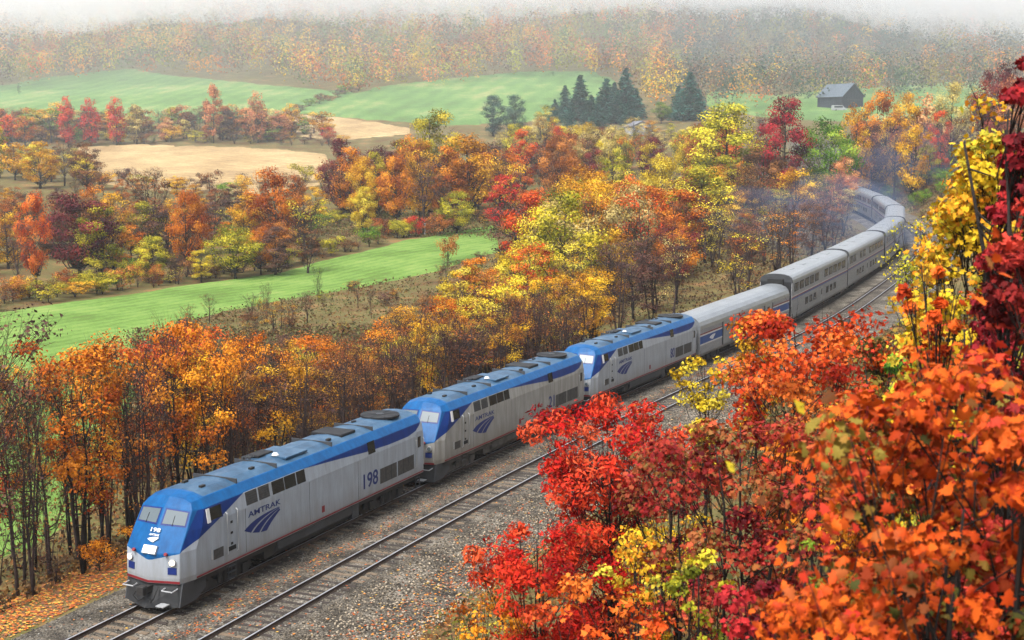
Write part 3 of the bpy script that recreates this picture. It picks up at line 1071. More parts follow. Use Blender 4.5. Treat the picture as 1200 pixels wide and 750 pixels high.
def car_shell(root, L, sec_side, sec_roof):
    """side walls and roof as two bodies that meet on a seam"""
    def st(xx, pts, k=1):
        return [(xx, b * k, c) for b, c in pts]
    def ringof(pts):
        return pts + [(-b, c) for b, c in pts[::-1]]
    s_, r_ = ringof(sec_side), ringof(sec_roof)
    MB().loft([st(-L / 2, s_), st(L / 2, s_)], True, True).build('body', M_STAIN, root)
    xs_ = [-L / 2 + .01, -L / 2 + .5] + list(np.linspace(-L / 2 + 4, L / 2 - 4, 4)) + [L / 2 - .5, L / 2 - .01]
    MB().loft([st(q, r_) for q in xs_], True, True).build('roof', M_ROOFS, root)


def superliner(s0, L, label, kind=0, windows=True):
    root = empty('bilevel_passenger_car')
    tag(root, label, 'passenger car', 'bilevel passenger cars of the train')
    car_shell(root, L, [(1.42, .55), (1.54, .8), (1.54, 4.15)],
              [(1.55, 4.15), (1.53, 4.35), (1.42, 4.60), (1.18, 4.78), (.75, 4.89), (.3, 4.93)])
    h = L / 2
    for sy in (1, -1):
        def sbox(x0, x1, z0, z1, d0=-.02, d1=.012):
            yy = sorted((sy * (1.54 + d0), sy * (1.54 + d1)))
            return MB().box(x0, x1, yy[0], yy[1], z0, z1)
        sbox(-h + .05, h - .05, 2.62, 2.72).build('red_stripe', M_RED, root)
        sbox(-h + .05, h - .05, 2.722, 2.80).build('white_stripe', M_WHITEST, root)
        sbox(-h + .05, h - .05, 2.48, 2.618).build('blue_stripe', M_BLUEST, root)
        if windows:
            for q in np.arange(-h + 2.2, h - 1.5, 2.15):
                if abs(q) < .9 or (kind == 1 and abs(q - 6) < 1):
                    continue
                f = sbox(q - .84, q + .84, 3.16, 3.98, -.02, .008).build('window_frame', M_FAN, root)
                for a_, b_ in ((-.70, -.06), (.06, .70)):
                    sbox(q + a_, q + b_, 3.23, 3.91, -.02, .02).build('pane', M_GLASS, f)
            for q in (-6.3, -4.5, -2.7, 3.0, 4.8, 6.6):
                f = sbox(q - .6, q + .6, 1.35, 2.05, -.02, .008).build('window_frame', M_FAN, root)
                sbox(q - .52, q + .52, 1.41, 1.99, -.02, .02).build('pane', M_GLASS, f)
            d = sbox(-.55, .55, .85, 2.35, -.02, .014).build('door', M_ROOFS, root)
            sbox(-.22, .22, 1.5, 2.1, .0, .02).build('door_window', M_GLASS, d)
    for sx in (1, -1):
        MB().box(sx * h - .0 if sx > 0 else -h - .38, h + .38 if sx > 0 else -h, -.75, .75, 2.5, 4.5).build('gangway_diaphragm', M_RUBBER, root)
        MB().box(min(sx * h, sx * (h - .03)) - .012, max(sx * h, sx * (h - .03)) + .012, -1.5, 1.5, .85, 4.2).build('end_panel', M_FAN, root)
        truck(root, sx * (h - 3.9), 2.6, .46, M_BLACK, 1.1)
        rr = [(1.56, 4.12), (1.54, 4.36), (1.43, 4.62), (1.19, 4.80), (.75, 4.91), (.3, 4.95)]
        rr = rr + [(-a_, b_) for a_, b_ in rr[::-1]]
        MB().loft([[(sx * (h - .32), a_, b_) for a_, b_ in rr], [(sx * (h + .012), a_, b_) for a_, b_ in rr]]).build('roof_end', M_GREY, root)
        MB().box(sx * h - .35, sx * h + .35, -.14, .14, .74, .98).build('coupler', M_BLACK, root)
    MB().box(-5, 5, -1.3, 1.3, .36, .56).build('equipment_box', M_GEAR, root)
    for q in (-8, -3, 3, 8):
        MB().box(q - .6, q + .6, -.4, .4, 4.88, 4.97).build('roof_vent', M_ROOFS, root, bevel=.02)
    seat(root, s0 + 3.9, s0 + L - 3.9)
    return root


def baggage_car(s0, L, label):
    root = empty('baggage_car')
    tag(root, label, 'baggage car')
    car_shell(root, L, [(1.44, .75), (1.52, .95), (1.52, 2.95)],
              [(1.53, 2.95), (1.50, 3.22), (1.38, 3.55), (1.12, 3.83), (.7, 4.0), (.25, 4.06)])
    h = L / 2
    for sy in (1, -1):
        def sbox(x0, x1, z0, z1, d0=-.02, d1=.012):
            yy = sorted((sy * (1.52 + d0), sy * (1.52 + d1)))
            return MB().box(x0, x1, yy[0], yy[1], z0, z1)
        sbox(-h + .05, h - .05, 1.75, 2.38).build('blue_stripe', M_BLUEST, root)
        sbox(-h + .05, h - .05, 2.382, 2.50).build('white_stripe', M_WHITEST, root)
        sbox(-h + .05, h - .05, 2.502, 2.60).build('red_stripe', M_RED, root)
        sbox(-h + .05, h - .05, 1.64, 1.748).build('white_stripe', M_WHITEST, root)
        for q in (-5.4, 5.4):
            d = sbox(q - 1.1, q + 1.1, 1.0, 2.93, 0, .03).build('loading_door', M_ROOFS, root)
            for e in (-1.14, 1.14):
                sbox(q + e - .09, q + e + .09, 1.0, 2.94, 0, .05).build('door_post', M_GREY, d)
            sbox(q - .32, q + .32, 2.15, 2.7, .03, .04).build('door_window', M_GLASS, d)
        lay(logo_mesh(1.3, .4, M_WHITE), root, ((9.6 if sy > 0 else 8.3), sy * 1.534, 1.85), (-sy, 0, 0), (0, 0, 1), 'emblem')
    for sx in (1, -1):
        MB().box(min(sx * h, sx * (h + .28)), max(sx * h, sx * (h + .28)), -.7, .7, 1.1, 3.5).build('gangway_diaphragm', M_RUBBER, root)
        truck(root, sx * (h - 3.4), 2.6, .46, M_BLACK, 1.1)
        MB().box(sx * h - .35, sx * h + .35, -.14, .14, .74, .98).build('coupler', M_BLACK, root)
    MB().box(-4, 4, -1.25, 1.25, .4, .76).build('equipment_box', M_GEAR, root)
    seat(root, s0 + 3.4, s0 + L - 3.4)


baggage_car(63.35, 23.4, 'low silver baggage car with broad blue stripe behind locomotive 80')
s0 = 87.1
for i, lb in enumerate(('first tall bilevel car, directly behind the low baggage car', 'second tall bilevel car, coupled behind the one next to the baggage car',
                        'third bilevel car, where the train bends behind sparse yellow branches', 'fourth bilevel car, its roof seen end-on at the bend',
                        'fifth bilevel car, just past the bend', 'sixth bilevel car, showing its inner side beyond the bend',
                        'last visible bilevel car, vanishing behind the trees in the cutting')):
    superliner(s0, 25.55, lb, i % 2)
    s0 += 26.35

# ------------------------------------------------------------------ foliage materials
PAL = {
    'orange': [(.24, .045, .006), (.60, .17, .010), (.76, .29, .02)],
    'gold': [(.30, .11, .008), (.68, .33, .012), (.82, .50, .03)],
    'yellow': [(.38, .24, .010), (.74, .55, .025), (.84, .69, .07)],
    'yellow_green': [(.11, .12, .010), (.36, .33, .02), (.66, .52, .035)],
    'green': [(.03, .08, .008), (.11, .23, .018), (.27, .36, .03)],
    'maroon': [(.05, .009, .012), (.17, .028, .032), (.30, .06, .04)],
    'red': [(.24, .012, .008), (.62, .045, .018), (.76, .12, .03)],
    'red_orange': [(.28, .025, .006), (.70, .10, .012), (.80, .22, .03)],
    'rust': [(.10, .025, .008), (.34, .095, .016), (.54, .20, .04)],
    'brown': [(.04, .018, .009), (.14, .055, .02), (.34, .14, .04)],
    'pale': [(.22, .15, .04), (.52, .39, .10), (.68, .55, .20)],
    'pink': [(.28, .08, .035), (.60, .21, .08), (.68, .36, .15)],
    'purple_brown': [(.035, .02, .017), (.095, .05, .042), (.20, .09, .055)],
    'pine': [(.010, .05, .036), (.024, .115, .08), (.05, .16, .115)],
    'blue_pine': [(.02, .05, .04), (.045, .10, .075), (.08, .14, .10)],
    'crimson': [(.05, .005, .006), (.26, .016, .016), (.52, .045, .03)],
    'orange_mixed': [(0.031, 0.053, 0.011), (0.234, 0.023, 0.005), (0.468, 0.056, 0.007), (0.577, 0.112, 0.011), (0.484, 0.033, 0.018), (0.187, 0.172, 0.027)],
    'crimson_mixed': [(0.041, 0.004, 0.006), (0.205, 0.013, 0.013), (0.344, 0.036, 0.020), (0.164, 0.108, 0.028), (0.476, 0.086, 0.032), (0.279, 0.014, 0.020)],
    'gold_mixed': [(0.255, 0.248, 0.018), (0.595, 0.352, 0.013), (0.680, 0.448, 0.027), (0.595, 0.192, 0.011), (0.289, 0.304, 0.027), (0.646, 0.480, 0.045)],
    'scarlet': [(0.197, 0.007, 0.005), (0.541, 0.028, 0.010), (0.672, 0.068, 0.016), (0.623, 0.112, 0.032)],
}
WORD = {'orange': 'orange', 'gold': 'golden', 'yellow': 'bright yellow', 'yellow_green': 'yellow-green', 'green': 'green', 'maroon': 'maroon', 'red': 'red',
        'red_orange': 'red-orange', 'rust': 'rust-coloured', 'brown': 'brown', 'pale': 'pale straw-yellow', 'pink': 'salmon-pink', 'purple_brown': 'purplish brown'}


def leaf_mat(name, cols, trans=.16):
    m, nt, b = new_mat('leaves_' + name)
    at = N(nt, 'ShaderNodeAttribute', _attribute_name='v')
    oi = N(nt, 'ShaderNodeObjectInfo')
    n_ = len(cols)
    r = ramp(nt, [((i + .3) / (n_ - .4) if n_ < 4 else i / (n_ - 1), c) for i, c in enumerate(cols)])
    nt.links.new(at.outputs['Fac'], r.inputs['Fac'])
    hsv = N(nt, 'ShaderNodeHueSaturation')
    for sock, lo, hi in (('Hue', .491, .505), ('Value', .78, 1.14)):
        mr = N(nt, 'ShaderNodeMapRange')
        mr.inputs['To Min'].default_value, mr.inputs['To Max'].default_value = lo, hi
        nt.links.new(oi.outputs['Random'], mr.inputs['Value'])
        nt.links.new(mr.outputs[0], hsv.inputs[sock])
    nt.links.new(r.outputs[0], hsv.inputs['Color'])
    nt.links.new(hsv.outputs[0], b.inputs['Base Color'])
    b.inputs['Roughness'].default_value = .62
    b.inputs['Specular IOR Level'].default_value = .08
    add_translucent(nt, b, hsv.outputs[0], trans)
    return m


LEAF = {k: leaf_mat(k, c) for k, c in PAL.items()}
M_BARK = plain('grey_brown_bark', (.06, .045, .036), .95, 0, .35, 3)
M_BARKD = plain('dark_wet_bark', (.022, .016, .013), .9, 0, .3, 3)
M_TWIG = plain('purplish_twig_bark', (.06, .038, .034), .95, 0, .3, 3)

KITE = np.array([(-.5, 0, 0), (.05, -.34, .1), (.5, 0, -.02), (.05, .34, .1)])
# five-lobed maple leaf as a fan about its middle
_mo = [(-.50, 0), (-.30, .10), (-.36, .42), (-.10, .30), (.06, .52), (.12, .24), (.30, .26), (.55, 0)]
_mo = _mo + [(a, -b) for a, b in _mo[-2:0:-1]]
MAPLE = np.array([(0, 0, .06)] + [(a, b, -.22 * abs(b) - .10 * a * a) for a, b in _mo])
MAPLE_F = np.array([(0, 1 + i, 1 + (i + 1) % len(_mo)) for i in range(len(_mo))])
# the same leaf with fewer corners, for trees farther off
_lo = [(-.48, 0), (-.34, .36), (-.06, .22), (.06, .50), (.22, .18), (.54, 0)]
_lo = _lo + [(a, -b) for a, b in _lo[-2:0:-1]]
LOBE = np.array([(a, b, -.12 * abs(b)) for a, b in _lo])
LOBE_F = np.array([(0, i, i + 1) for i in range(1, len(_lo) - 1)])
LOBE_F = np.array([(0, 1, 2), (0, 2, 4), (2, 3, 4), (0, 4, 5), (0, 5, 6), (0, 6, 8), (6, 7, 8), (0, 8, 9)])
# a narrow toothed leaflet
LANCE = np.array([(-.5, 0, 0), (-.1, -.17, .05), (.5, 0, -.08), (-.1, .17, .05)])


def leaf_frames(nrm, rg):
    n = len(nrm)
    t = rg.normal(size=(n, 3))
    t -= (t * nrm).sum(1)[:, None] * nrm
    t /= np.linalg.norm(t, axis=1)[:, None] + 1e-9
    return t, np.cross(nrm, t), nrm


def leaves_mesh(name, P, nrm, size, v, rg, shape='kite'):
    X, Yv, Z = leaf_frames(nrm, rg)
    tpl = {'kite': KITE, 'maple': MAPLE, 'lobe': LOBE, 'lance': LANCE}[shape]
    curl = rg.normal(1.3, 1.4, len(P))[:, None, None]
    V = P[:, None] + size[:, None, None] * (tpl[None, :, 0, None] * X[:, None] + tpl[None, :, 1, None] * Yv[:, None] + curl * tpl[None, :, 2, None] * Z[:, None])
    k, n = len(tpl), len(P)
    if shape in ('maple', 'lobe'):
        TF = MAPLE_F if shape == 'maple' else LOBE_F
        F = (TF[None] + (np.arange(n) * k)[:, None, None]).reshape(-1, 3)
        v = np.repeat(v, len(TF))
    else:
        F = np.arange(n * k).reshape(n, k)
    return np_mesh(name, V.reshape(-1, 3), F, None, attr=v)


def gen_tree(seed, H, R, base=.3, clumps=30, cr=.24, leaves=4500, lsize=.4, bare=0.0, twigs=3, stems=1, shape='round', leaf='kite', r0=None, ksides=5,
             droop=0.0, bark=None, upbias=.5, nnoise=.38):
    """trunk mesh + crown mesh; a limb runs from the trunk to every leaf clump"""
    rg = np.random.default_rng(seed)
    r0 = r0 or H * .016
    mb = MB()
    trunks = []
    for k in range(stems):
        a = rg.random() * 6.28
        lean = (0 if stems == 1 else rg.uniform(.12, .45)) * R
        top = np.array([math.cos(a) * lean, math.sin(a) * lean, H * rg.uniform(.80, .92)])
        ts = np.linspace(0, 1, 8)
        wob = np.cumsum(rg.normal(0, H * .008, (8, 2)), 0)
        pts = np.array([[top[0] * t ** 1.3 + wob[i, 0] * (t > 0), top[1] * t ** 1.3 + wob[i, 1] * (t > 0), top[2] * t - .25 * (i == 0)] for i, t in enumerate(ts)])
        rr = r0 * (1 if stems == 1 else .65) * (1 - .86 * ts) * (1 + .5 * np.exp(-ts * 14))
        mb.tube(pts, rr, ksides + 1)
        trunks.append((pts, rr))
    P, Nn, Sz, Vv = [], [], [], []
    w = rg.random(clumps) * .7 + .3
    w[rg.random(clumps) < bare] = 0.0
    per = (w / max(w.sum(), 1e-6) * leaves).astype(int)
    for c in range(clumps):
        if shape == 'round':
            d = rg.normal(size=3)
            d /= np.linalg.norm(d)
            d *= rg.uniform(.45, .95) ** .6
            zc = base + (1 - base) * .5
            ctr = np.array([d[0] * R * (1 - .25 * max(d[2], 0)), d[1] * R * (1 - .25 * max(d[2], 0)), H * (zc + d[2] * (1 - base) * .5 * .9)])
        elif shape == 'oval':
            t = rg.random() ** .9
            prof = math.sin(PI * (.12 + .84 * t)) ** .7
            a, q = rg.random() * 6.28, math.sqrt(rg.uniform(.1, 1)) * R * prof * .85
            ctr = np.array([math.cos(a) * q, math.sin(a) * q, H * (base + (.97 - base) * t)])
        else:  # 'vase': spreading toward the top
            t = rg.random() ** .7
            a, q = rg.random() * 6.28, math.sqrt(rg.uniform(.05, 1)) * R * (.35 + .65 * t)
            ctr = np.array([math.cos(a) * q, math.sin(a) * q, H * (base + (.97 - base) * t * (1 - .12 * (q / R) ** 2))])
        # limb
        pts, rr = trunks[c % stems]
        hz = max(.12 * H, ctr[2] - math.hypot(ctr[0], ctr[1]) * rg.uniform(.7, 1.3) - H * .04)
        f = min(hz / pts[-1, 2], .97) * 7
        i0 = int(f)
        st = pts[i0] + (pts[min(i0 + 1, 7)] - pts[i0]) * (f - i0)
        rs = rr[i0] * .55
        m1 = st * .55 + ctr * .45 + np.array([0, 0, -.06 * H * (1 - droop)]) + rg.normal(0, R * .05, 3)
        L = [st, m1, ctr]
        mb.tube(L, [max(rs, r0 * .1), max(rs * .55, r0 * .07), r0 * .05], max(3, ksides - 1))
        crr = cr * R * rg.uniform(.75, 1.3)
        for k in range(twigs):
            d = rg.normal(size=3) + np.array([0, 0, .5])
            d /= np.linalg.norm(d)
            s_ = m1 + (ctr - m1) * rg.uniform(.2, 1)
            e = ctr + d * crr * rg.uniform(.7, 1.35)
            mb.tube([s_, (s_ + e) / 2 + rg.normal(0, crr * .12, 3), e], [r0 * .06, r0 * .045, r0 * .022], 3)
        n = per[c]
        if n:
            d = rg.normal(size=(n, 3))
            d /= np.linalg.norm(d, axis=1)[:, None]
            rad = crr * rg.random(n) ** .45
            p = ctr + d * rad[:, None] * np.array([1.15, 1.15, .8])
            p[:, 2] -= droop * rad * .5
            oc = np.array([ctr[0] / R, ctr[1] / R, (ctr[2] / H - .45) * 1.2])
            nr = d * .9 + oc * .5 + np.array([0, 0, upbias]) + rg.normal(0, nnoise, (n, 3))
            P.append(p)
            Nn.append(nr / np.linalg.norm(nr, axis=1)[:, None])
            Sz.append(lsize * rg.uniform(.45, 1.3, n))
            Vv.append(np.clip(.5 + .27 * rg.normal() + .11 * rg.normal(size=n), 0.02, .98))
    tr = mb.mesh('trunk', bark or M_BARK, True, fix=False)
    if P:
        cw = leaves_mesh('crown', np.concatenate(P), np.concatenate(Nn), np.concatenate(Sz), np.concatenate(Vv), rg, leaf)
        cw.materials.append(LEAF['orange'])
    else:
        cw = None
    return tr, cw, H, R


def gen_conifer(seed, H, R):
    rg = np.random.default_rng(seed)
    mb = MB().tube([(0, 0, -.2), (0, 0, H * .5), (0, 0, H)], [H * .016, H * .01, .02], 6)
    P, Nn, Sz, Vv = [], [], [], []
    for t in np.linspace(.06, .985, 40):
        nb = int(4 + 5 * (1 - t))
        for k in range(nb):
            a = rg.random() * 6.28
            L = R * (1 - t) ** .8 * rg.uniform(.5, 1.2) + .15
            e = np.array([math.cos(a) * L, math.sin(a) * L, H * t - L * .28])
            mb.tube([(0, 0, H * t), e * np.array([.5, .5, 1]) + np.array([0, 0, L * .2]), e], [.05, .03, .01], 3)
            n = int(10 + 22 * (1 - t))
            q = rg.random(n) ** .7
            p = np.array([0, 0, H * t]) + (e - np.array([0, 0, H * t])) * q[:, None] + rg.normal(0, .10 * L + .08, (n, 3))
            nr = np.array([0, 0, 1]) + rg.normal(0, .5, (n, 3))
            P.append(p)
            Nn.append(nr / np.linalg.norm(nr, axis=1)[:, None])
            Sz.append(rg.uniform(.5, .95, n))
            Vv.append(np.clip(.25 + .5 * q + rg.normal(0, .12, n), 0, 1))
    cw = leaves_mesh('crown', np.concatenate(P), np.concatenate(Nn), np.concatenate(Sz), np.concatenate(Vv), rg)
    cw.materials.append(LEAF['pine'])
    return mb.mesh('trunk', M_BARKD, True, fix=False), cw, H, R


PROTO = {
    # mid-distance round crowns
    'full': [gen_tree(11 + i, 15, 5.2, b, 58, .28, 9500, .33, shape=sh, twigs=2, bare=.05) for i, (b, sh) in enumerate(((.14, 'round'), (.10, 'oval'), (.16, 'round'), (.12, 'round'), (.14, 'oval')))],
    # loose crowns with sky gaps
    'loose': [gen_tree(31 + i, 14, 4.2, .14, 48, .27, 5200, .30, shape='oval', twigs=4, bare=.25) for i in range(4)],
    # nearly leafless
    'bare': [gen_tree(51 + i, 13, 4.0, .22, 46, .26, 620, .30, shape='vase', twigs=7, bare=.55, bark=M_TWIG, stems=1 + i % 2) for i in range(4)],
    # slender trees by the line: several thin stems, sparse leaf
    'slender': [gen_tree(71 + i, 11, 2.6, .30, 34, .26, 3000, .17, shape='vase', twigs=5, bare=.18, stems=2 + i % 2, r0=.14, bark=M_BARKD) for i in range(6)],
    'slender_bare': [gen_tree(91 + i, 10.5, 2.5, .20, 48, .24, 800, .14, shape='vase', twigs=9, bare=.45, stems=2 + i % 3, r0=.12, bark=M_TWIG) for i in range(5)],
    # the far tree line
    'far': [gen_tree(111 + i, 16, 4.6, .10, 40, .32, 2400, .62, shape=('round', 'oval', 'oval')[i], twigs=1, bare=.1, ksides=4) for i in range(3)],
    'shrub': [gen_tree(131 + i, 3.0, 1.7, .10, 22, .30, 1500, .16, shape='vase', twigs=4, bare=.12, stems=4, r0=.05, ksides=4) for i in range(3)],
    'shrub_bare': [gen_tree(141 + i, 3.2, 1.8, .08, 30, .28, 420, .13, shape='vase', twigs=7, bare=.4, stems=5, r0=.045, ksides=4, bark=M_TWIG) for i in range(3)],
    'conifer': [gen_conifer(161 + i, 20, r) for i, r in enumerate((4.6, 5.4, 4.0))],
}


def plant(name, cat, kind, pal, x, y, h, wr, label, group=None, rot=None, var=None, crown_name='crown'):
    """one tree: an Empty at its foot with trunk and crown"""
    pr = PROTO[kind]
    if 'shrub' not in kind:
        wr = min(wr, .46 * h)
    tr, cw, H, R = pr[var if var is not None else random.randrange(len(pr))]
    t = empty(name, (x, y, float(ground(x, y))), random.random() * 6.28 if rot is None else rot)
    t.scale = (wr / R, wr / R, h / H)
    tag(t, label, cat, group)
    obj('trunk' if 'shrub' not in kind else 'stems', tr, t)
    if cw:
        c = obj(crown_name if 'shrub' not in kind else 'foliage', cw, t)
        c.material_slots[0].link = 'OBJECT'
        c.material_slots[0].material = LEAF[pal]
    return t


def plant_px(kind, pal, px, v, top, wpx, label, group=None, cat='tree', name=None, var=None, minh=1.5):
    """survey by bearing and depth; the height follows from the row of its top"""
    x, y, z = seen(px, v)
    h = max(minh, height_to(top, v) - z)
    nm = name or {'conifer': 'conifer', 'bare': 'bare_tree', 'slender': 'slender_tree', 'slender_bare': 'slender_tree', 'shrub': 'shrub', 'shrub_bare': 'shrub'}.get(kind, 'autumn_tree')
    return plant(nm, cat, kind, pal, x, y, h, wpx / 2 / FPX * v, label, group, var=var)


# ------------------------------------------------------------------ trees behind the green strip, left
gB = 'trees along the far edge of the green strip'
for kind, pal, px, v, top, w_, lb in (
        ('full', 'red_orange', 42, 196, 218, 40, 'tall narrow flame-orange tree at the green strip beside the maroon tree'),
        ('full', 'maroon', 95, 205, 220, 92, 'broad maroon tree behind the green strip'),
        ('loose', 'gold', 132, 215, 226, 56, 'golden tree crowding the right flank of the broad maroon tree'),
        ('bare', 'brown', 178, 226, 192, 66, 'tall half-bare brown tree above the small green tree'),
        ('full', 'yellow_green', 180, 200, 276, 56, 'small green-yellow tree with crown down to the green strip'),
        ('full', 'orange', 221, 208, 218, 48, 'orange oval tree between two nearly leafless trees at the strip'),
        ('bare', 'purple_brown', 250, 216, 216, 48, 'leafless dark tree right beside the orange oval tree'),
        ('full', 'yellow_green', 276, 203, 258, 70, 'low spreading yellow tree with green lower branches at the strip'),
        ('loose', 'gold', 288, 226, 226, 48, 'golden tree rising behind the low spreading yellow tree'),
        ('full', 'orange', 322, 228, 190, 66, 'tallest orange tree at the strip, below the stubble field'),
        ('loose', 'rust', 348, 250, 205, 44, 'rust-brown tree behind the tallest orange tree at the strip'),
        ('loose', 'gold', 10, 215, 250, 50, 'ochre tree at the strip left of the flame-orange tree'),
        ('loose', 'orange', 112, 238, 214, 46, 'orange crown peeping over the broad maroon tree'),
        ('slender_bare', 'brown', 206, 198, 290, 30, 'thin brown sapling beside the small green-yellow tree'),
        ('loose', 'yellow', 236, 200, 292, 34, 'small bright yellow tree under the orange oval tree'),
        ('full', 'orange', 306, 208, 262, 40, 'small orange tree right of the low spreading yellow tree'),
        ('bare', 'brown', 70, 225, 230, 44, 'bare tree between the flame-orange and maroon trees'),
        ('bare', 'purple_brown', 22, 190, 255, 46, 'purplish bare tree at the strip under the ochre tree'),
        ('shrub', 'green', 365, 262, 250, 46, 'green shrub mass right of the trees along the strip'),
        ('shrub', 'brown', 350, 246, 270, 40, 'brown shrub beside the green shrub above the strip'),
        ('shrub', 'yellow_green', 392, 272, 246, 40, 'yellowish shrub between the green shrub and the oak clump'),
        ('shrub', 'green', 152, 205, 302, 34, 'dark green shrub under the golden tree by the maroon tree')):
    plant_px(kind, pal, px, v, top, w_, lb, gB)

# clump right of the tan field
gC = 'big trees at the head of the green strip'
for kind, pal, px, v, top, w_, lb in (
        ('full', 'maroon', 402, 292, 162, 60, 'dark maroon oak with spreading crown beside the stubble field'),
        ('full', 'maroon', 442, 310, 166, 54, 'second maroon oak, behind the golden trees beside the stubble field'),
        ('full', 'gold', 424, 276, 182, 46, 'golden tree with dark trunk before the maroon oaks'),
        ('full', 'orange', 464, 274, 176, 46, 'amber round-topped tree at the head of the strip'),
        ('bare', 'purple_brown', 497, 268, 172, 60, 'leafless grey tree before the large golden trees at the head of the strip'),
        ('full', 'yellow_green', 505, 312, 122, 76, 'tallest yellow-green tree above the leafless grey tree'),
        ('full', 'gold', 548, 286, 152, 88, 'very large golden tree at the upper end of the green strip'),
        ('full', 'yellow', 426, 262, 218, 36, 'low yellow tree standing before the golden tree with dark trunk'),
        ('loose', 'orange', 482, 300, 158, 50, 'orange tree behind the leafless grey tree'),
        ('full', 'yellow_green', 535, 262, 222, 44, 'yellow-green lower crown under the very large golden tree'),
        ('bare', 'brown', 520, 262, 200, 44, 'bare brown tree under the very large golden tree'),
        ('shrub', 'red', 487, 258, 252, 26, 'small red shrub by the white fence post'),
        ('shrub', 'brown', 450, 262, 258, 40, 'brown shrub under the amber round-topped tree'),
        ('shrub', 'rust', 515, 258, 250, 40, 'rust shrub right of the white fence post'),
        ('loose', 'red', 592, 262, 205, 56, 'red tree at the right end of the green strip'),
        ('full', 'yellow_green', 618, 225, 244, 54, 'yellow-green tree below the red tree at the strip end')):
    plant_px(kind, pal, px, v, top, w_, lb, gC)
plant_px('shrub', 'rust', 525, 214, 275, 30, 'lone small russet tree standing on the green strip', cat='tree', name='young_tree')
plant_px('slender_bare', 'green', 373, 176, 308, 24, 'lone spindly sapling standing before the green strip', cat='tree', name='sapling', var=1)

# ------------------------------------------------------------------ far tree line between stubble field and hill
gD = 'distant tree line below the green hill'
specials = {80: ('red', 114), 107: ('red', 116), 137: ('red', 115), 250: ('pink', 98), 302: ('pink', 108), 160: ('pale', 122), 384: ('red', 146), 398: ('yellow', 158), 30: ('orange', 130), 10: ('red_orange', 134)}
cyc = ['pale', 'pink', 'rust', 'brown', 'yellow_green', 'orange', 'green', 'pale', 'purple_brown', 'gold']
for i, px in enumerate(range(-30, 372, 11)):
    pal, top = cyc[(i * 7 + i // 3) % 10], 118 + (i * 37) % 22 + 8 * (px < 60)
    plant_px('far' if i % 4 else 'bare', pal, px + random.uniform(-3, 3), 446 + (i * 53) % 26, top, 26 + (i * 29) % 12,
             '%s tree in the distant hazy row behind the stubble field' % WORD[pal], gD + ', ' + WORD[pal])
names = {80: 'vivid red tree, widest of three red crowns in the distant row', 107: 'vivid red tree between two other red crowns in the distant row', 137: 'narrow vivid red tree beside a pale one in the distant row',
         250: 'tallest salmon-pink tree of the distant row', 302: 'salmon-pink tree with rounded top in the distant row', 160: 'pale blond tree beside a narrow red one in the distant row',
         384: 'small round crimson tree at the end of the distant row', 398: 'small round yellow tree next to the small crimson one', 30: 'orange tree by the red-orange one at the row end',
         10: 'red-orange tree at the outer end of the distant row'}
for px, (pal, top) in specials.items():
    plant_px('far', pal, px, 438, top, 26, names[px], gD, var=px % 3)
gH = 'yellow trees on the slope beside the stubble field'
for kind, pal, px, v, top, w_, lb in (
        ('far', 'gold', 18, 350, 160, 34, 'golden tree on the brown slope, tallest of its yellow row'), ('far', 'yellow', 40, 350, 168, 30, 'lemon-yellow tree next to the tallest golden one on the slope'),
        ('far', 'gold', 60, 346, 176, 28, 'amber tree in the middle of the yellow row on the slope'), ('bare', 'brown', 76, 352, 162, 34, 'bare tree standing among the yellow row on the slope'),
        ('far', 'yellow', 98, 344, 183, 40, 'round bright yellow tree at the corner of the stubble field'), ('far', 'yellow_green', 0, 355, 150, 30, 'greenish yellow tree at the end of the row on the slope'),
        ('shrub', 'gold', 118, 342, 200, 30, 'low golden bush below the round bright yellow tree')):
    plant_px(kind, pal, px, v, top, w_, lb, gH)

# the fuller growth between and behind those
rgF = np.random.default_rng(61)
for px0, px1, v0, v1, n_, t0, t1, where, grp, pals in (
        (-40, 365, 205, 285, 70, 226, 266, 'among the trees behind the green strip', gB, ['brown', 'gold', 'purple_brown', 'orange', 'rust', 'yellow_green', 'brown']),
        (-40, 372, 280, 318, 22, 214, 236, 'at the near edge of the stubble field', gB, ['brown', 'gold', 'rust', 'purple_brown', 'orange']),
        (396, 600, 268, 330, 34, 160, 210, 'among the big trees at the strip head', gC, ['gold', 'brown', 'yellow_green', 'rust', 'purple_brown', 'orange']),
        (-40, 380, 440, 475, 44, 120, 146, 'low in the distant row behind the stubble field', gD, ['brown', 'pale', 'purple_brown', 'pink', 'green', 'rust', 'gold']),
        (-40, 112, 320, 400, 18, 165, 200, 'on the brown slope left of the stubble field', gH if 'gH' in globals() else gD, ['gold', 'yellow', 'brown', 'rust', 'yellow_green'])):
    for i in range(n_):
        px, v = px0 + (px1 - px0) * (i + rgF.random()) / n_, rgF.uniform(v0, v1)
        pal = pals[int(rgF.integers(0, len(pals)))]
        kind = 'bare' if rgF.random() < .4 else ('far' if v > 400 else 'loose')
        top = rgF.uniform(t0, t1)
        plant_px(kind, pal, px, v, top, rgF.uniform(8, 11) / v * FPX, '%s %s %s tree %s' % ('taller' if top < (t0 + t1) / 2 else 'lower', 'twiggy' if kind == 'bare' else 'leafy', WORD[pal], where), grp, minh=5)
gV = 'bushes at the field edges'
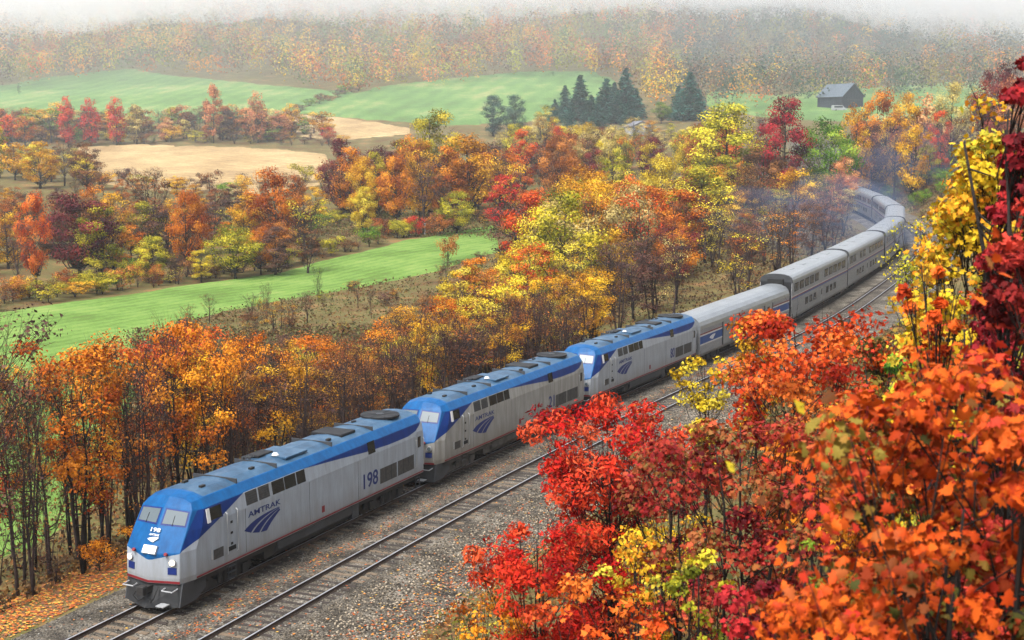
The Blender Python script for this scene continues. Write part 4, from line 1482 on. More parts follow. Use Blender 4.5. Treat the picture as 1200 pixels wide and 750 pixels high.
for px0, px1, tbl, n_, where in ((-30, 345, [(-30, 372), (40, 357), (200, 337), (330, 317), (345, 314)], 44, 'under the trees along the green strip'),
                                 (350, 590, [(350, 312), (480, 279), (590, 260)], 30, 'along the upper edge of the green strip'),
                                 (85, 390, [(85, 217), (160, 227), (300, 233), (390, 219)], 26, 'along the near edge of the stubble field'),
                                 (-20, 400, [(-20, 170), (400, 173)], 40, 'at the foot of the distant row')):
    for i in range(n_):
        px = px0 + (px1 - px0) * (i + rgF.random()) / n_
        py = np.interp(px, *zip(*tbl)) - rgF.uniform(1, 9)
        x, v = hit(px, py)
        pal = ['brown', 'purple_brown', 'rust', 'brown', 'green', 'gold', 'yellow_green'][int(rgF.integers(0, 7))]
        tw = rgF.random() < .4
        big = 1 + (v > 300) * .4
        plant('shrub', 'shrub', 'shrub_bare' if tw else 'shrub', pal, float(x), float(v), rgF.uniform(1.8, 4.0) * big, rgF.uniform(1.6, 3.2) * big,
              '%s %s bush %s' % ('twiggy' if tw else 'leafy', WORD[pal], where), gV)

# ------------------------------------------------------------------ conifers
gF = 'evergreens on the rise beyond the mixed wood'
for px, v, top, w_, lb in ((733, 470, 80, 32, 'tallest dark conifer of the evergreen group'), (680, 476, 88, 30, 'dark conifer at the outer side of the evergreen group'), (710, 470, 92, 30, 'conifer between the tallest and the outer one'),
                           (662, 480, 100, 30, 'short conifer at the edge of the meadow'), (693, 462, 112, 34, 'low bushy conifer in front of the evergreen group'), (722, 462, 112, 34, 'low conifer at the foot of the tallest one'),
                           (650, 470, 116, 34, 'small conifer at the meadow side of the group'), (700, 452, 122, 40, 'squat conifer in front of the low bushy one'), (738, 455, 118, 36, 'short conifer leaning on the tallest one'),
                           (668, 456, 126, 40, 'squat spreading conifer before the outer one'), (745, 478, 104, 28, 'slim conifer just beyond the tallest one'), (720, 484, 96, 26, 'slim conifer behind the evergreen group'), (818, 470, 104, 30, 'small conifer on the far side of the broad one'),
                           (808, 462, 84, 44, 'broad conifer standing apart from the group'), (795, 470, 100, 30, 'small conifer close beside the broad one')):
    plant_px('conifer', 'pine', px, v, top, w_ * 1.45, lb, gF)
for kind, pal, px, v, top, w_, lb in (('loose', 'pale', 742, 402, 136, 36, 'pale tree half hiding the little white farmhouse'), ('loose', 'gold', 764, 405, 140, 34, 'golden tree beside the little white farmhouse'),
                                     ('full', 'green', 775, 455, 118, 44, 'soft green tree between the conifer group and the broad conifer'), ('loose', 'yellow_green', 640, 440, 122, 40, 'yellow-green tree at the meadow edge by the conifers')):
    plant_px(kind, pal, px, v, top, w_, lb, gF)
for px, w_, lb in ((578, 36, 'blue-green pine at the meadow edge, wider of a pair'), (603, 34, 'blue-green pine at the meadow edge, right next to the wider one')):
    plant_px('full', 'blue_pine', px, 440, 111, w_, lb, gF, name='pine_tree')

def beside(S_):
    if S_ < -12:
        return 'the bare rails well ahead of the train'
    if S_ < 0:
        return 'the bare rails just ahead of the train'
    for k, nm in enumerate(('locomotive 198', 'locomotive 21', 'locomotive 80')):
        if S_ < 21.05 * (k + 1):
            return nm + ("'s cab", "'s middle", "'s tail")[int((S_ - 21.05 * k) / 7.02)]
    if S_ < 86.9:
        return 'the baggage car'
    k = min(int((S_ - 86.9) / 26.35), 6)
    return 'the %s bilevel car' % ('first', 'second', 'third', 'fourth', 'fifth', 'sixth', 'last')[k]


# ------------------------------------------------------------------ mixed wood between the strip and the train


def short(lb):
    for w in (' topping', ' at the', ' in the', ' before', ' left of', ' between', ' over the', ' where', ' leaning', ' above', ' beside', ' under'):
        lb = lb.split(w)[0]
    return lb


gE = 'mixed wood between the green strip and the train'
taken, marks = [], []
for kind, pal, px, v, top, w_, lb in (
        ('full', 'yellow_green', 850, 290, 120, 108, 'huge yellow-green tree topping the wood'), ('full', 'crimson', 918, 286, 113, 74, 'dark red crown topping the wood between two green trees'),
        ('full', 'green', 968, 288, 130, 72, 'green round tree at the end of the wood by the cutting'), ('full', 'gold', 690, 226, 186, 84, 'big golden dome tree in the middle of the wood'),
        ('full', 'yellow_green', 822, 214, 193, 104, 'wide yellow dome tree before the huge yellow-green tree'), ('full', 'yellow', 774, 240, 180, 56, 'bright yellow tree left of the wide yellow dome'),
        ('loose', 'red_orange', 740, 222, 205, 60, 'red-orange tree between golden dome and yellow dome'), ('full', 'gold', 640, 190, 252, 70, 'golden tree over the train side of the wood'),
        ('loose', 'orange', 560, 150, 300, 60, 'orange tree where the wood meets the green strip'), ('full', 'yellow', 545, 150, 306, 60, 'lemon-yellow tree at the lower end of the green strip'),
        ('full', 'yellow', 600, 158, 290, 60, 'yellow tree leaning over the bare thicket near the strip end'), ('loose', 'gold', 715, 160, 268, 70, 'golden tree above the purple thicket'),
        ('full', 'orange', 790, 176, 262, 76, 'orange-gold tree above the purple thicket, nearest the smoke'), ('loose', 'rust', 875, 190, 250, 66, 'rust tree beside the smoky thicket'),
        ('loose', 'gold', 930, 240, 195, 70, 'gold and rust tree under the dark red crown'), ('loose', 'brown', 890, 262, 170, 70, 'brown tree under the dark red crown'),
        ('loose', 'orange', 980, 262, 205, 50, 'orange tree where the train disappears'), ('full', 'pink', 985, 275, 180, 40, 'rosy tree under the green round tree')):
    plant_px(kind, pal, px, v, top, w_, lb, gE)
    taken.append(seen(px, v)[:2])
    marks.append((seen(px, v)[:2], lb))
env = lambda px, v: np.interp(px, [540, 600, 640, 700, 760, 800, 850, 920, 970, 1000], [200, 140, 132, 140, 155, 148, 128, 126, 142, 175]) if v > 300 else \
    max(np.interp(px, [540, 600, 650, 660], [325, 296, 250, 0]) if v < 175 else 0, np.interp(px, [540, 600, 640, 700, 760, 800, 850, 920, 970, 1000], [245, 225, 215, 205, 205, 200, 175, 165, 180, 205]))
cE = ['gold', 'brown', 'orange', 'yellow_green', 'rust', 'yellow', 'yellow', 'purple_brown', 'gold', 'red_orange', 'pale', 'orange', 'brown', 'gold', 'maroon', 'yellow_green']
rgE = np.random.default_rng(5)
cnt = 0
for _ in range(6000):
    v = 112 + 300 * rgE.random()
    px = 545 + 465 * rgE.random()
    x, y, z = seen(px, v)
    S_, Y_ = to_path([x], [y])
    if Y_[0] > -8 or (px < 600 and v < 290 and v > 165):
        continue
    d = 6.0 if v < 200 else 7.2 if v < 300 else 8.2
    if any((x - a) ** 2 + (y - b) ** 2 < d * d for a, b in taken):
        continue
    taken.append((x, y))
    i = cnt
    cnt += 1
    near = -Y_[0] < 24 or v < 150
    pal = cE[int(rgE.integers(0, 16))]
    if near:
        kind = 'slender_bare' if rgE.random() < .62 else 'slender'
        if rgE.random() < .5:
            pal = ['purple_brown', 'brown', 'rust'][int(rgE.integers(0, 3))]
        h, w_ = rgE.uniform(7.5, 11), rgE.uniform(2.6, 3.8)
    else:
        kind = ['full', 'loose', 'full', 'bare', 'loose'][int(rgE.integers(0, 5))]
        h, w_ = rgE.uniform(11, 16.5), rgE.uniform(3.6, 5.4)
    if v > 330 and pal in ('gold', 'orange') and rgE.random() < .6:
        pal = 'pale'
    h = max(5, min(h, height_to(float(env(px, v)) + rgE.uniform(0, 14), v) - z))
    bareish = kind in ('bare', 'slender_bare')
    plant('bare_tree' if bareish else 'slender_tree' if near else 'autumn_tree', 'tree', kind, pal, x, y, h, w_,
          ('%s %s tree in the thicket behind %s' % ('half-bare' if bareish else 'leafy', WORD[pal], beside(S_[0]))) if near else
          '%s%s %s tree near the %s' % ('tall ' if h > 13 else 'low ' if h < 9 else '', 'leafless' if bareish else 'leafy', WORD[pal],
                                        short(min(marks, key=lambda q: (q[0][0] - x) ** 2 + (q[0][1] - y) ** 2)[1])), gE)

# ------------------------------------------------------------------ thicket right behind the locomotives

gA = 'slender trees on the bank behind the locomotives'
rgA = np.random.default_rng(17)
envA = lambda px: np.interp(px, [-60, 0, 60, 110, 160, 210, 250, 290, 330, 380, 430, 470, 520, 560, 620, 680], [400, 395, 380, 372, 362, 362, 385, 372, 392, 376, 385, 352, 336, 338, 318, 305])
tk = []
cnt = 0
for _ in range(9000):
    S_ = rgA.uniform(-26, 78)
    Y_ = -rgA.uniform(6.8, 30)
    x, y, z0, hh = path(S_, Y_)
    px = 600 + FPX * x / y
    if px < -60 or px > 700 or y < 40:
        continue
    if px < 175 and Y_ < -17:
        continue
    if any((x - a) ** 2 + (y - b) ** 2 < 2.25 ** 2 for a, b in tk):
        continue
    tk.append((x, y))
    cnt += 1
    z = float(ground(x, y))
    top = float(envA(px)) + rgA.uniform(0, 46)
    h = min(max(3.5, height_to(top, y) - z), 15.5)
    u = rgA.random()
    front = Y_ > -12.5
    if front:
        pal = ['brown', 'purple_brown', 'rust', 'purple_brown', 'brown', 'gold' if px > 250 else 'orange'][int(u * 6)]
        kind = 'slender_bare' if u < .84 else 'slender'
    elif px < 110:
        pal = ['orange', 'orange', 'red_orange', 'gold', 'orange', 'brown'][int(u * 6)]
        kind = 'slender' if u < .84 else 'slender_bare'
    elif px < 230:
        pal = ['red_orange', 'red_orange', 'gold', 'rust', 'orange', 'brown'][int(u * 6)]
        kind = 'slender' if u < .6 else 'slender_bare'
    elif px < 350:
        pal = ['gold', 'brown', 'rust', 'purple_brown', 'brown', 'orange'][int(u * 6)]
        kind = 'slender' if u < .2 or u > .84 else 'slender_bare'
    else:
        pal = ['gold', 'yellow', 'gold' if px < 500 else 'yellow', 'orange', 'brown', 'rust'][int(u * 6)]
        kind = 'slender' if u < .66 else 'slender_bare'
    plant('slender_tree', 'tree', kind, pal, float(x), float(y), h, rgA.uniform(1.7, 2.6) * (1.1 if kind == 'slender' else 1),
          '%s %s %s tree %s %s' % ('tall' if h > 11.5 else 'short' if h < 8.5 else 'slim', 'leafy' if kind == 'slender' else 'half-bare', WORD[pal],
                                   'close behind' if front else 'farther back behind', beside(S_)), gA)
    if len(tk) >= 185:
        break
plant_px('slender_bare', 'purple_brown', -12, 52, 318, 220, 'grey leafless tree reaching in over the green field by the lead locomotive', None, var=0)
rgS = np.random.default_rng(23)
for i in range(46):
    S_, Y_ = rgS.uniform(-24, 70), -rgS.uniform(5.6, 10)
    x, y, z0, hh = path(S_, Y_)
    pal = ['brown', 'rust', 'purple_brown', 'orange', 'gold', 'yellow_green'][i % 6]
    plant('shrub', 'shrub', 'shrub_bare' if i % 3 else 'shrub', pal, float(x), float(y), rgS.uniform(1.0, 2.3), rgS.uniform(.8, 1.4),
          'low %s %s on the bank behind the locomotives' % (WORD[pal], 'twiggy bush' if i % 3 else 'leafy bush'), 'bushes on the bank behind the locomotives')

# ------------------------------------------------------------------ bank beyond the bend
gG = 'trees above the cutting at the bend'
for kind, pal, px, v, top, w_, lb in (
        ('full', 'orange', 1026, 330, 98, 56, 'rounded rusty orange tree above the cutting'), ('full', 'gold', 1058, 336, 108, 46, 'golden tree right beside the rounded rusty orange one'),
        ('far', 'pink', 1082, 330, 112, 40, 'salmon tree in the middle of the row above the cutting'), ('full', 'pale', 1112, 325, 96, 50, 'pale straw-coloured tree above the cutting'),
        ('loose', 'red', 1100, 300, 128, 32, 'narrow bright red tree above the cutting'), ('bare', 'pale', 1140, 318, 96, 44, 'thin pale tree nearly bare, above the cutting'),
        ('full', 'maroon', 1165, 300, 66, 56, 'dark red tree behind the golden foreground foliage'), ('loose', 'pink', 1182, 290, 85, 46, 'peach-coloured tree beside the dark red one above the cutting'),
        ('loose', 'gold', 1036, 316, 138, 44, 'low golden tree under the rounded rusty orange one'), ('loose', 'rust', 1068, 312, 150, 44, 'rusty tree on the cutting slope'),
        ('loose', 'brown', 1010, 345, 130, 40, 'brown tree between the barn and the rusty orange one'), ('loose', 'yellow_green', 1088, 296, 168, 40, 'olive tree low on the cutting slope')):
    plant_px(kind, pal, px, v, top, w_, lb, gG)
rgG = np.random.default_rng(3)
for i in range(20):
    px, v = 1000 + 200 * (i + rgG.random()) / 20, rgG.uniform(285, 345)
    pal = ['brown', 'gold', 'rust', 'pale', 'pink', 'purple_brown'][int(rgG.integers(0, 6))]
    kind = 'loose' if rgG.random() < .65 else 'bare'
    top = rgG.uniform(115, 165)
    plant_px(kind, pal, px, v, top, 9 / v * FPX, '%s %s %s tree filling the row above the cutting' % ('taller' if top < 140 else 'lower', 'leafy' if kind == 'loose' else 'leafless', WORD[pal]), gG, minh=4)
n_ = 0
for i in range(1500):
    S_, Y_ = rgG.uniform(215, 330), rgG.uniform(9.5, 34)
    x, y, z0, hh = path(S_, Y_)
    px = 600 + FPX * x / y
    if px > 1130 or any((x - a) ** 2 + (y - b) ** 2 < 5 for a, b in taken):
        continue
    taken.append((float(x), float(y)))
    pal = ['purple_brown', 'brown', 'purple_brown', 'rust', 'green'][n_ % 5]
    plant('shrub', 'shrub', 'shrub_bare' if n_ % 5 < 4 else 'shrub', pal, float(x), float(y), rgG.uniform(2.2, 4.2), rgG.uniform(1.6, 2.6),
          '%s bush on the shady cutting slope at the bend' % WORD[pal], 'bushes on the cutting slope')
    n_ += 1
    if n_ >= 110:
        break

# ------------------------------------------------------------------ foreground trees on the viewer's slope
leaf_unit = {}


def unit_leaf(pal, k):
    key = (pal, k)
    if key not in leaf_unit:
        v = (k + .5) / 6
        rg = np.random.default_rng(k)
        tpl = MAPLE * np.array([1, 1 + .15 * rg.normal(), 1 + .8 * rg.normal()])
        leaf_unit[key] = np_mesh('leaf', tpl, MAPLE_F, LEAF[pal], attr=np.full(len(MAPLE_F), v))
    return leaf_unit[key]


def near_tree(name, cat, label, group, pal, px, v, top, wpx, leaves, lsize, leaf='maple', base=.15, clumps=60, cr=.22, stems=3, bare=.08, shape='vase',
              single=0, seed=0, droop=.3, twigs=4, r0=None, minh=1.2):
    x, y, z = seen(px, v)
    h = max(minh, (height_to(top, v) - z) / (.91 if shape == 'round' else .97))
    R = wpx / 2 / FPX * v
    tr, cw, H, _ = gen_tree(900 + seed, h, R, base, clumps, cr, leaves, lsize, bare, twigs, stems, shape, leaf, r0 or .012 * h, 5, droop, M_BARKD, .35, .7)
    t = empty(name, (x, y, z))
    tag(t, label, cat, group)
    obj('trunk', tr, t)
    if cw:
        cw.materials[0] = LEAF[pal]
        c = obj('crown', cw, t)
        if single:
            tag(c, kind='stuff')
    if single:                                            # leaves large enough to be picked apart: objects of their own on the outer crown
        rg = np.random.default_rng(seed)
        for i in range(single):
            a, q, tt = rg.random() * 6.28, math.sqrt(rg.uniform(.3, 1)) * R, rg.random() ** .8
            p = Vector((math.cos(a) * q * (.4 + .6 * tt), math.sin(a) * q * (.4 + .6 * tt), h * (base + (1 - base) * tt)))
            o = obj('leaf', unit_leaf(pal, int(rg.integers(0, 6))), t)
            o.location = p
            o.rotation_euler = (rg.normal(0, .7), rg.normal(0, .7), rg.random() * 6.28)
            s_ = lsize * rg.uniform(.75, 1.3)
            o.scale = (s_, s_, s_)
    return t


gI = 'autumn shrubs and young trees on the slope below the viewer'
near_tree('sumac', 'tree', 'scarlet sumac with feathery leaves hiding the middle locomotive\'s rear truck', gI, 'scarlet', 706, 27, 460, 195, 15000, .15, 'lance', .12, 120, .22, 3, seed=1)
near_tree('sumac', 'tree', 'lower scarlet sumac spreading at the gravel edge', gI, 'scarlet', 632, 24, 590, 175, 9000, .14, 'lance', .08, 60, .22, 4, seed=2)
near_tree('young_maple', 'tree', 'large crimson maple with scattered olive leaves, between sumac and orange maples', gI, 'crimson_mixed', 870, 18, 432, 280, 11000, .085, 'lobe', .10, 90, .18, 4, seed=3)
near_tree('young_maple', 'tree', 'crimson maple sapling right beside the scarlet sumac', gI, 'crimson_mixed', 790, 20, 500, 150, 4200, .085, 'lobe', .10, 60, .2, 3, seed=4)
near_tree('young_maple', 'tree', 'red-orange tree top hiding the front of the first bilevel car', gI, 'red_orange', 938, 30, 350, 220, 11000, .12, 'lobe', .2, 110, .19, 3, seed=5)
near_tree('young_maple', 'tree', 'orange and green maple behind the near orange branches', gI, 'orange_mixed', 1035, 24, 395, 170, 10000, .10, 'lobe', .1, 110, .22, 3, shape='round', seed=6)
near_tree('young_birch', 'tree', 'small bright yellow tree beside the third locomotive\'s rear', gI, 'yellow', 822, 35, 396, 78, 2400, .11, 'kite', .45, 40, .24, 2, seed=7)
near_tree('young_birch', 'tree', 'small golden tree touching the red-orange tree top', gI, 'gold', 880, 33, 362, 76, 2200, .11, 'kite', .5, 40, .24, 2, seed=8)
near_tree('maple', 'tree', 'near orange maple with big leaves, some still green', gI, 'orange_mixed', 1105, 8.2, 415, 470, 11500, .088, 'maple', .06, 130, .22, 4, single=260, seed=9)
near_tree('maple', 'tree', 'orange maple nearest the crimson and golden trees', gI, 'orange_mixed', 1195, 7.4, 320, 250, 8000, .085, 'maple', .08, 90, .24, 3, single=160, seed=10)
near_tree('maple', 'tree', 'low orange maple bush before the dark crimson one', gI, 'orange_mixed', 975, 8.6, 585, 300, 7500, .082, 'maple', .03, 90, .22, 4, single=160, seed=11)
near_tree('maple', 'tree', 'tall golden maple with green and orange leaves beside the train\'s bend', gI, 'gold_mixed', 1124, 17, 132, 200, 17000, .095, 'lobe', .05, 190, .24, 2, shape='round', bare=0, seed=12)
near_tree('maple', 'tree', 'tall dark crimson maple overtopping the golden one', gI, 'crimson', 1146, 12.5, 22, 105, 9500, .09, 'lobe', .05, 150, .28, 2, shape='round', bare=0, seed=13)
near_tree('maple', 'tree', 'crimson maple boughs between golden and orange maples', gI, 'crimson', 1142, 11, 215, 120, 6000, .085, 'lobe', .05, 110, .28, 2, shape='round', bare=0, seed=14)
near_tree('sapling', 'tree', 'thin sapling with red-orange leaf tufts before the train\'s bend', gI, 'red_orange', 1052, 13, 272, 80, 520, .11, 'lobe', .5, 26, .16, 1, bare=.2, seed=15)
near_tree('sapling', 'tree', 'sparse yellow-leaved sapling on the gravel inside the bend', gI, 'yellow_green', 1072, 62, 256, 110, 1300, .16, 'kite', .3, 50, .2, 3, bare=.3, seed=16)
near_tree('shrub', 'shrub', 'green bush between red-orange tree top and golden maple', gI, 'green', 1062, 20, 385, 84, 1400, .09, 'lobe', .3, 30, .25, 3, seed=17)
near_tree('shrub', 'shrub', 'lime and yellow bush under the crimson maple', gI, 'yellow_green', 812, 15.5, 632, 84, 1300, .08, 'kite', .05, 40, .25, 4, seed=18)
near_tree('shrub', 'shrub', 'golden bush at the foot of the scarlet sumac', gI, 'gold_mixed', 742, 18, 612, 90, 1800, .08, 'kite', .05, 40, .25, 4, seed=19)
near_tree('shrub', 'shrub', 'small green bush in front of the crimson maple', gI, 'green', 938, 11.5, 606, 74, 700, .06, 'lance', .3, 24, .28, 3, seed=20)
near_tree('shrub', 'shrub', 'dark maroon bush at the foot of the crimson maple', gI, 'crimson', 880, 12, 650, 190, 2600, .08, 'lobe', .05, 50, .24, 4, seed=21)
near_tree('shrub', 'shrub', 'scarlet bush in front of the golden bush', gI, 'red_orange', 690, 15, 672, 200, 2400, .085, 'lobe', .05, 50, .24, 4, seed=22)
near_tree('shrub', 'shrub', 'orange bush at the gravel edge below the sumac', gI, 'orange', 590, 24, 690, 120, 1600, .09, 'kite', .05, 40, .25, 4, seed=23)
near_tree('shrub', 'shrub', 'yellowish weedy bush at the gravel edge', gI, 'yellow_green', 545, 27, 715, 90, 900, .09, 'lance', .05, 30, .25, 5, seed=24)
near_tree('shrub', 'shrub', 'gold-leaved bush behind the lower scarlet sumac', gI, 'gold_mixed', 775, 24, 590, 120, 2400, .09, 'kite', .1, 40, .24, 4, seed=33)
near_tree('shrub', 'shrub', 'rusty orange bush filling the gap under the red-orange tree top', gI, 'orange', 960, 22, 480, 150, 3000, .10, 'lobe', .1, 50, .22, 4, seed=34)
near_tree('shrub', 'shrub', 'olive and red bush under the tall golden maple', gI, 'orange_mixed', 1100, 14, 335, 200, 12000, .085, 'lobe', .05, 130, .22, 4, shape='round', seed=35)
near_tree('bare_sapling', 'tree', 'leafless dark sapling leaning over the gravel', gI, 'brown', 566, 21, 612, 60, 30, .06, 'kite', .3, 14, .5, 2, twigs=3, seed=25, r0=.02)
near_tree('bare_sapling', 'tree', 'leafless twiggy sapling in front of locomotive 80', gI, 'rust', 757, 24, 415, 74, 60, .08, 'kite', .4, 20, .5, 2, twigs=3, seed=26, r0=.022)
# two late yellow leaves still hanging on a crimson maple twig
for px, py, s_ in ((943, 477, .085), (862, 547, .07)):
    v = 6.2
    x = (px - 600) / FPX * v
    z = height_to(py, v)
    tw = empty('leafy_twig', (x + .9, v + .3, float(ground(x + .9, v + .3))))
    tag(tw, 'single bright yellow leaf on a thin stalk before the crimson maple', 'twig', 'single yellow leaves on stalks')
    b0 = Vector(tw.location)
    tip = Vector((x, v, z)) - b0
    MB().tube([(0, 0, -.1), (tip.x * .25, tip.y * .2, tip.z * .8), (tip.x * .8, tip.y * .9, tip.z * 1.01), tip], [.006, .004, .002, .0012], 5).build('stalk', M_BARKD, tw)
    lf = obj('leaf', np_mesh('leaf', KITE * np.array([1.2, 1, 1]), np.array([[0, 1, 2, 3]]), LEAF['yellow'], attr=[.6]), tw)
    lf.location = tip
    lf.rotation_euler = (1.2, .9, .3)
    lf.scale = (s_, s_, s_)

# ------------------------------------------------------------------ far forest on the mountain: one mass
rgM = np.random.default_rng(77)
vmin = lambda px: np.interp(px, [-200, 0, 60, 150, 210, 300, 415, 450, 530, 610, 690, 730, 760, 830, 900, 1000, 1100, 1400],
                            [640, 622, 655, 690, 668, 650, 560, 585, 610, 640, 648, 590, 490, 494, 500, 520, 520, 480])
P = []
for v in np.arange(480, 1010, 8.6):
    hw = .46 * v
    for x in np.arange(-hw, hw, 9.0 + (v - 480) * .004):
        xx, vv = x + rgM.normal(0, 2.2), v + rgM.normal(0, 2.2)
        if vv > vmin(600 + FPX * xx / vv) - 14:
            P.append((xx, vv))
P = np.array(P)
nT = len(P)
pz = ground(P[:, 0], P[:, 1])
K = 84
Ht, Rt = rgM.uniform(10, 20, nT), rgM.uniform(3.4, 6.8, nT)
d = rgM.normal(size=(nT, K, 3))
d /= np.linalg.norm(d, axis=2)[..., None]
rad = rgM.uniform(.72, 1.0, (nT, K))
lump = 1 + .3 * np.sin(d[..., 0] * 5 + np.arange(nT)[:, None]) * np.cos(d[..., 1] * 4 + d[..., 2] * 5)
C = np.stack([P[:, 0], P[:, 1], pz + Ht * .58], -1)[:, None] + d * (rad * lump)[..., None] * np.stack([Rt, Rt, Ht * .42], -1)[:, None]
nr = d + np.array([0, 0, .25]) + rgM.normal(0, .22, (nT, K, 3))
nr /= np.linalg.norm(nr, axis=2)[..., None]
X, Yv, Z = leaf_frames(nr.reshape(-1, 3), rgM)
sz = (rgM.uniform(.9, 1.9, nT * K) * np.repeat(np.clip(P[:, 1] / 780, .62, 1.2), K))[:, None, None]
V = C.reshape(-1, 1, 3) + sz * (KITE[None, :, 0, None] * X[:, None] + KITE[None, :, 1, None] * Yv[:, None])
fcol = np.array([(.50, .33, .07), (.56, .20, .07), (.38, .12, .03), (.56, .40, .04), (.32, .33, .05), (.17, .10, .06), (.15, .10, .07), (.13, .20, .05), (.60, .27, .03), (.24, .20, .06), (.60, .12, .04)])
pch = lowfreq(P[:, 0], P[:, 1], 45) * .5 + .5
ci = (rgM.random(nT) * 7 + pch * 4).astype(int) % 11
east = (P[:, 0] / P[:, 1] > .12) & (rgM.random(nT) < .75)
fcol = np.concatenate([fcol, [(.05, .09, .06), (.10, .09, .08), (.06, .10, .085)]])
ci[east] = np.array([5, 6, 11, 12, 13, 11, 9, 13])[rgM.integers(0, 8, east.sum())]
cc = fcol[ci][:, None] * np.array([1.12, 1.0, .85]) * rgM.uniform(.9, 1.1, (nT, K, 1)) * rgM.uniform(.7, 1.2, (nT, 1, 1))
M_FOREST = vcol_mat('distant_foliage', .9, .25)
tag(obj('mountain_forest', np_mesh('mountain_forest', V.reshape(-1, 3), np.arange(nT * K * 4).reshape(-1, 4), M_FOREST, color=np.repeat(cc.reshape(-1, 3), 4, 0))),
    'hazy autumn forest covering the mountainside under the fog', 'forest', kind='stuff')

for i, (px, py) in enumerate(((352, 131), (362, 127), (374, 124), (386, 120), (396, 116), (404, 112), (412, 109), (420, 107))):
    x, v = hit(px, py)
    plant('shrub', 'shrub', 'shrub', ('purple_brown', 'green', 'brown', 'rust')[i % 4], float(x), float(v), 3 + i % 3, 3.4,
          '%s bush in the hedge between the two green hill fields' % WORD[('purple_brown', 'green', 'brown', 'rust')[i % 4]], 'hedge between the hill fields')

# ------------------------------------------------------------------ low undergrowth
rgU = np.random.default_rng(41)
Ux, Uy, Uc = [], [], []
cb = np.array([(.13, .07, .03), (.20, .11, .04), (.09, .06, .035), (.24, .10, .03), (.12, .12, .035), (.30, .15, .04), (.16, .16, .05)])


def brush(n, fn, cols):
    x, y = fn(n)
    Ux.append(x)
    Uy.append(y)
    Uc.append(cb[np.asarray(cols)[rgU.integers(0, len(cols), n)]] * .75)


def along(s0, s1, y0, y1):
    def f(n):
        S_, Y_ = rgU.uniform(s0, s1, n), rgU.uniform(y0, y1, n)
        x, y, z, h = path(S_, Y_)
        return x, y
    return f


def wedge(px0, px1, v0, v1):
    def f(n):
        px, v = rgU.uniform(px0, px1, n), rgU.uniform(v0, v1, n)
        return (px - 600) / FPX * v, v
    return f


brush(9000, along(-28, 80, -32, -6.5), (0, 1, 2, 3, 5))
brush(7000, along(-24, 90, 11.3, 30), (0, 1, 3, 4, 5, 6))
brush(3500, along(90, 260, -30, -6), (0, 1, 2))
brush(3500, along(120, 300, 10.5, 40), (0, 1, 2, 4))
brush(7000, wedge(150, 620, 118, 150), (0, 1, 2, 4, 6))
brush(2500, wedge(300, 600, 255, 290), (0, 1, 4, 6))


def below_strip(n):
    px = rgU.uniform(205, 600, n)
    py = np.interp(px, [200, 260, 380, 500, 588], [385, 366, 345, 322, 293]) + 1 + 62 * rgU.random(n) ** 1.3
    q = np.array([hit(a, b) for a, b in zip(px, py)])
    return q[:, 0], q[:, 1]


brush(1500, below_strip, (0, 1, 4, 6, 1, 4))
tx_, ty_ = below_strip(18)
for i in range(18):
    pal = ('brown', 'purple_brown', 'gold', 'rust')[i % 4]
    plant('slender_tree', 'tree', 'slender_bare', pal, float(tx_[i]), float(ty_[i]), rgU.uniform(2.6, 5.2), rgU.uniform(.9, 1.6),
          'young half-bare %s tree in the rough ground below the strip' % WORD[pal], 'young trees in the rough ground below the strip')
bxs, bys = below_strip(34)
for i in range(34):
    pal = ('brown', 'rust', 'purple_brown', 'yellow_green', 'brown', 'gold')[i % 6]
    plant('shrub', 'shrub', 'shrub_bare' if i % 2 else 'shrub', pal, float(bxs[i]), float(bys[i]), rgU.uniform(.9, 2.2), rgU.uniform(.8, 1.6),
          'small %s %s in the rough ground below the green strip' % (WORD[pal], 'twiggy bush' if i % 2 else 'leafy bush'), 'bushes in the rough ground below the strip')
x, y, c = np.concatenate(Ux), np.concatenate(Uy), np.concatenate(Uc)
m = 4
n = len(x)
sc = np.repeat(np.clip(.16 + np.hypot(x, y) * .0008, .16, .4), m)
q = np.stack([np.repeat(x, m), np.repeat(y, m), np.zeros(n * m)], -1) + rgU.normal(0, 1, (n * m, 3)) * sc[:, None] * np.array([1.4, 1.4, 0])
q[:, 2] = ground(q[:, 0], q[:, 1]) + rgU.random(n * m) ** 1.5 * sc * 2.6
nr = rgU.normal(0, 1, (n * m, 3)) + np.array([0, 0, .6])
nr /= np.linalg.norm(nr, axis=1)[:, None]
X, Yv, Z = leaf_frames(nr, rgU)
V = q[:, None] + (sc * rgU.uniform(.7, 1.5, n * m))[:, None, None] * (KITE[None, :, 0, None] * X[:, None] + KITE[None, :, 1, None] * Yv[:, None] + KITE[None, :, 2, None] * Z[:, None])
cc = np.repeat(c, m, 0) * rgU.uniform(.6, 1.4, (n * m, 1))
tag(obj('undergrowth', np_mesh('undergrowth', V.reshape(-1, 3), np.arange(n * m * 4).reshape(-1, 4), vcol_mat('dry_undergrowth', .95, .2), color=np.repeat(cc, 4, 0))),
    'brown weeds and dry undergrowth under the trees', 'undergrowth', kind='stuff')

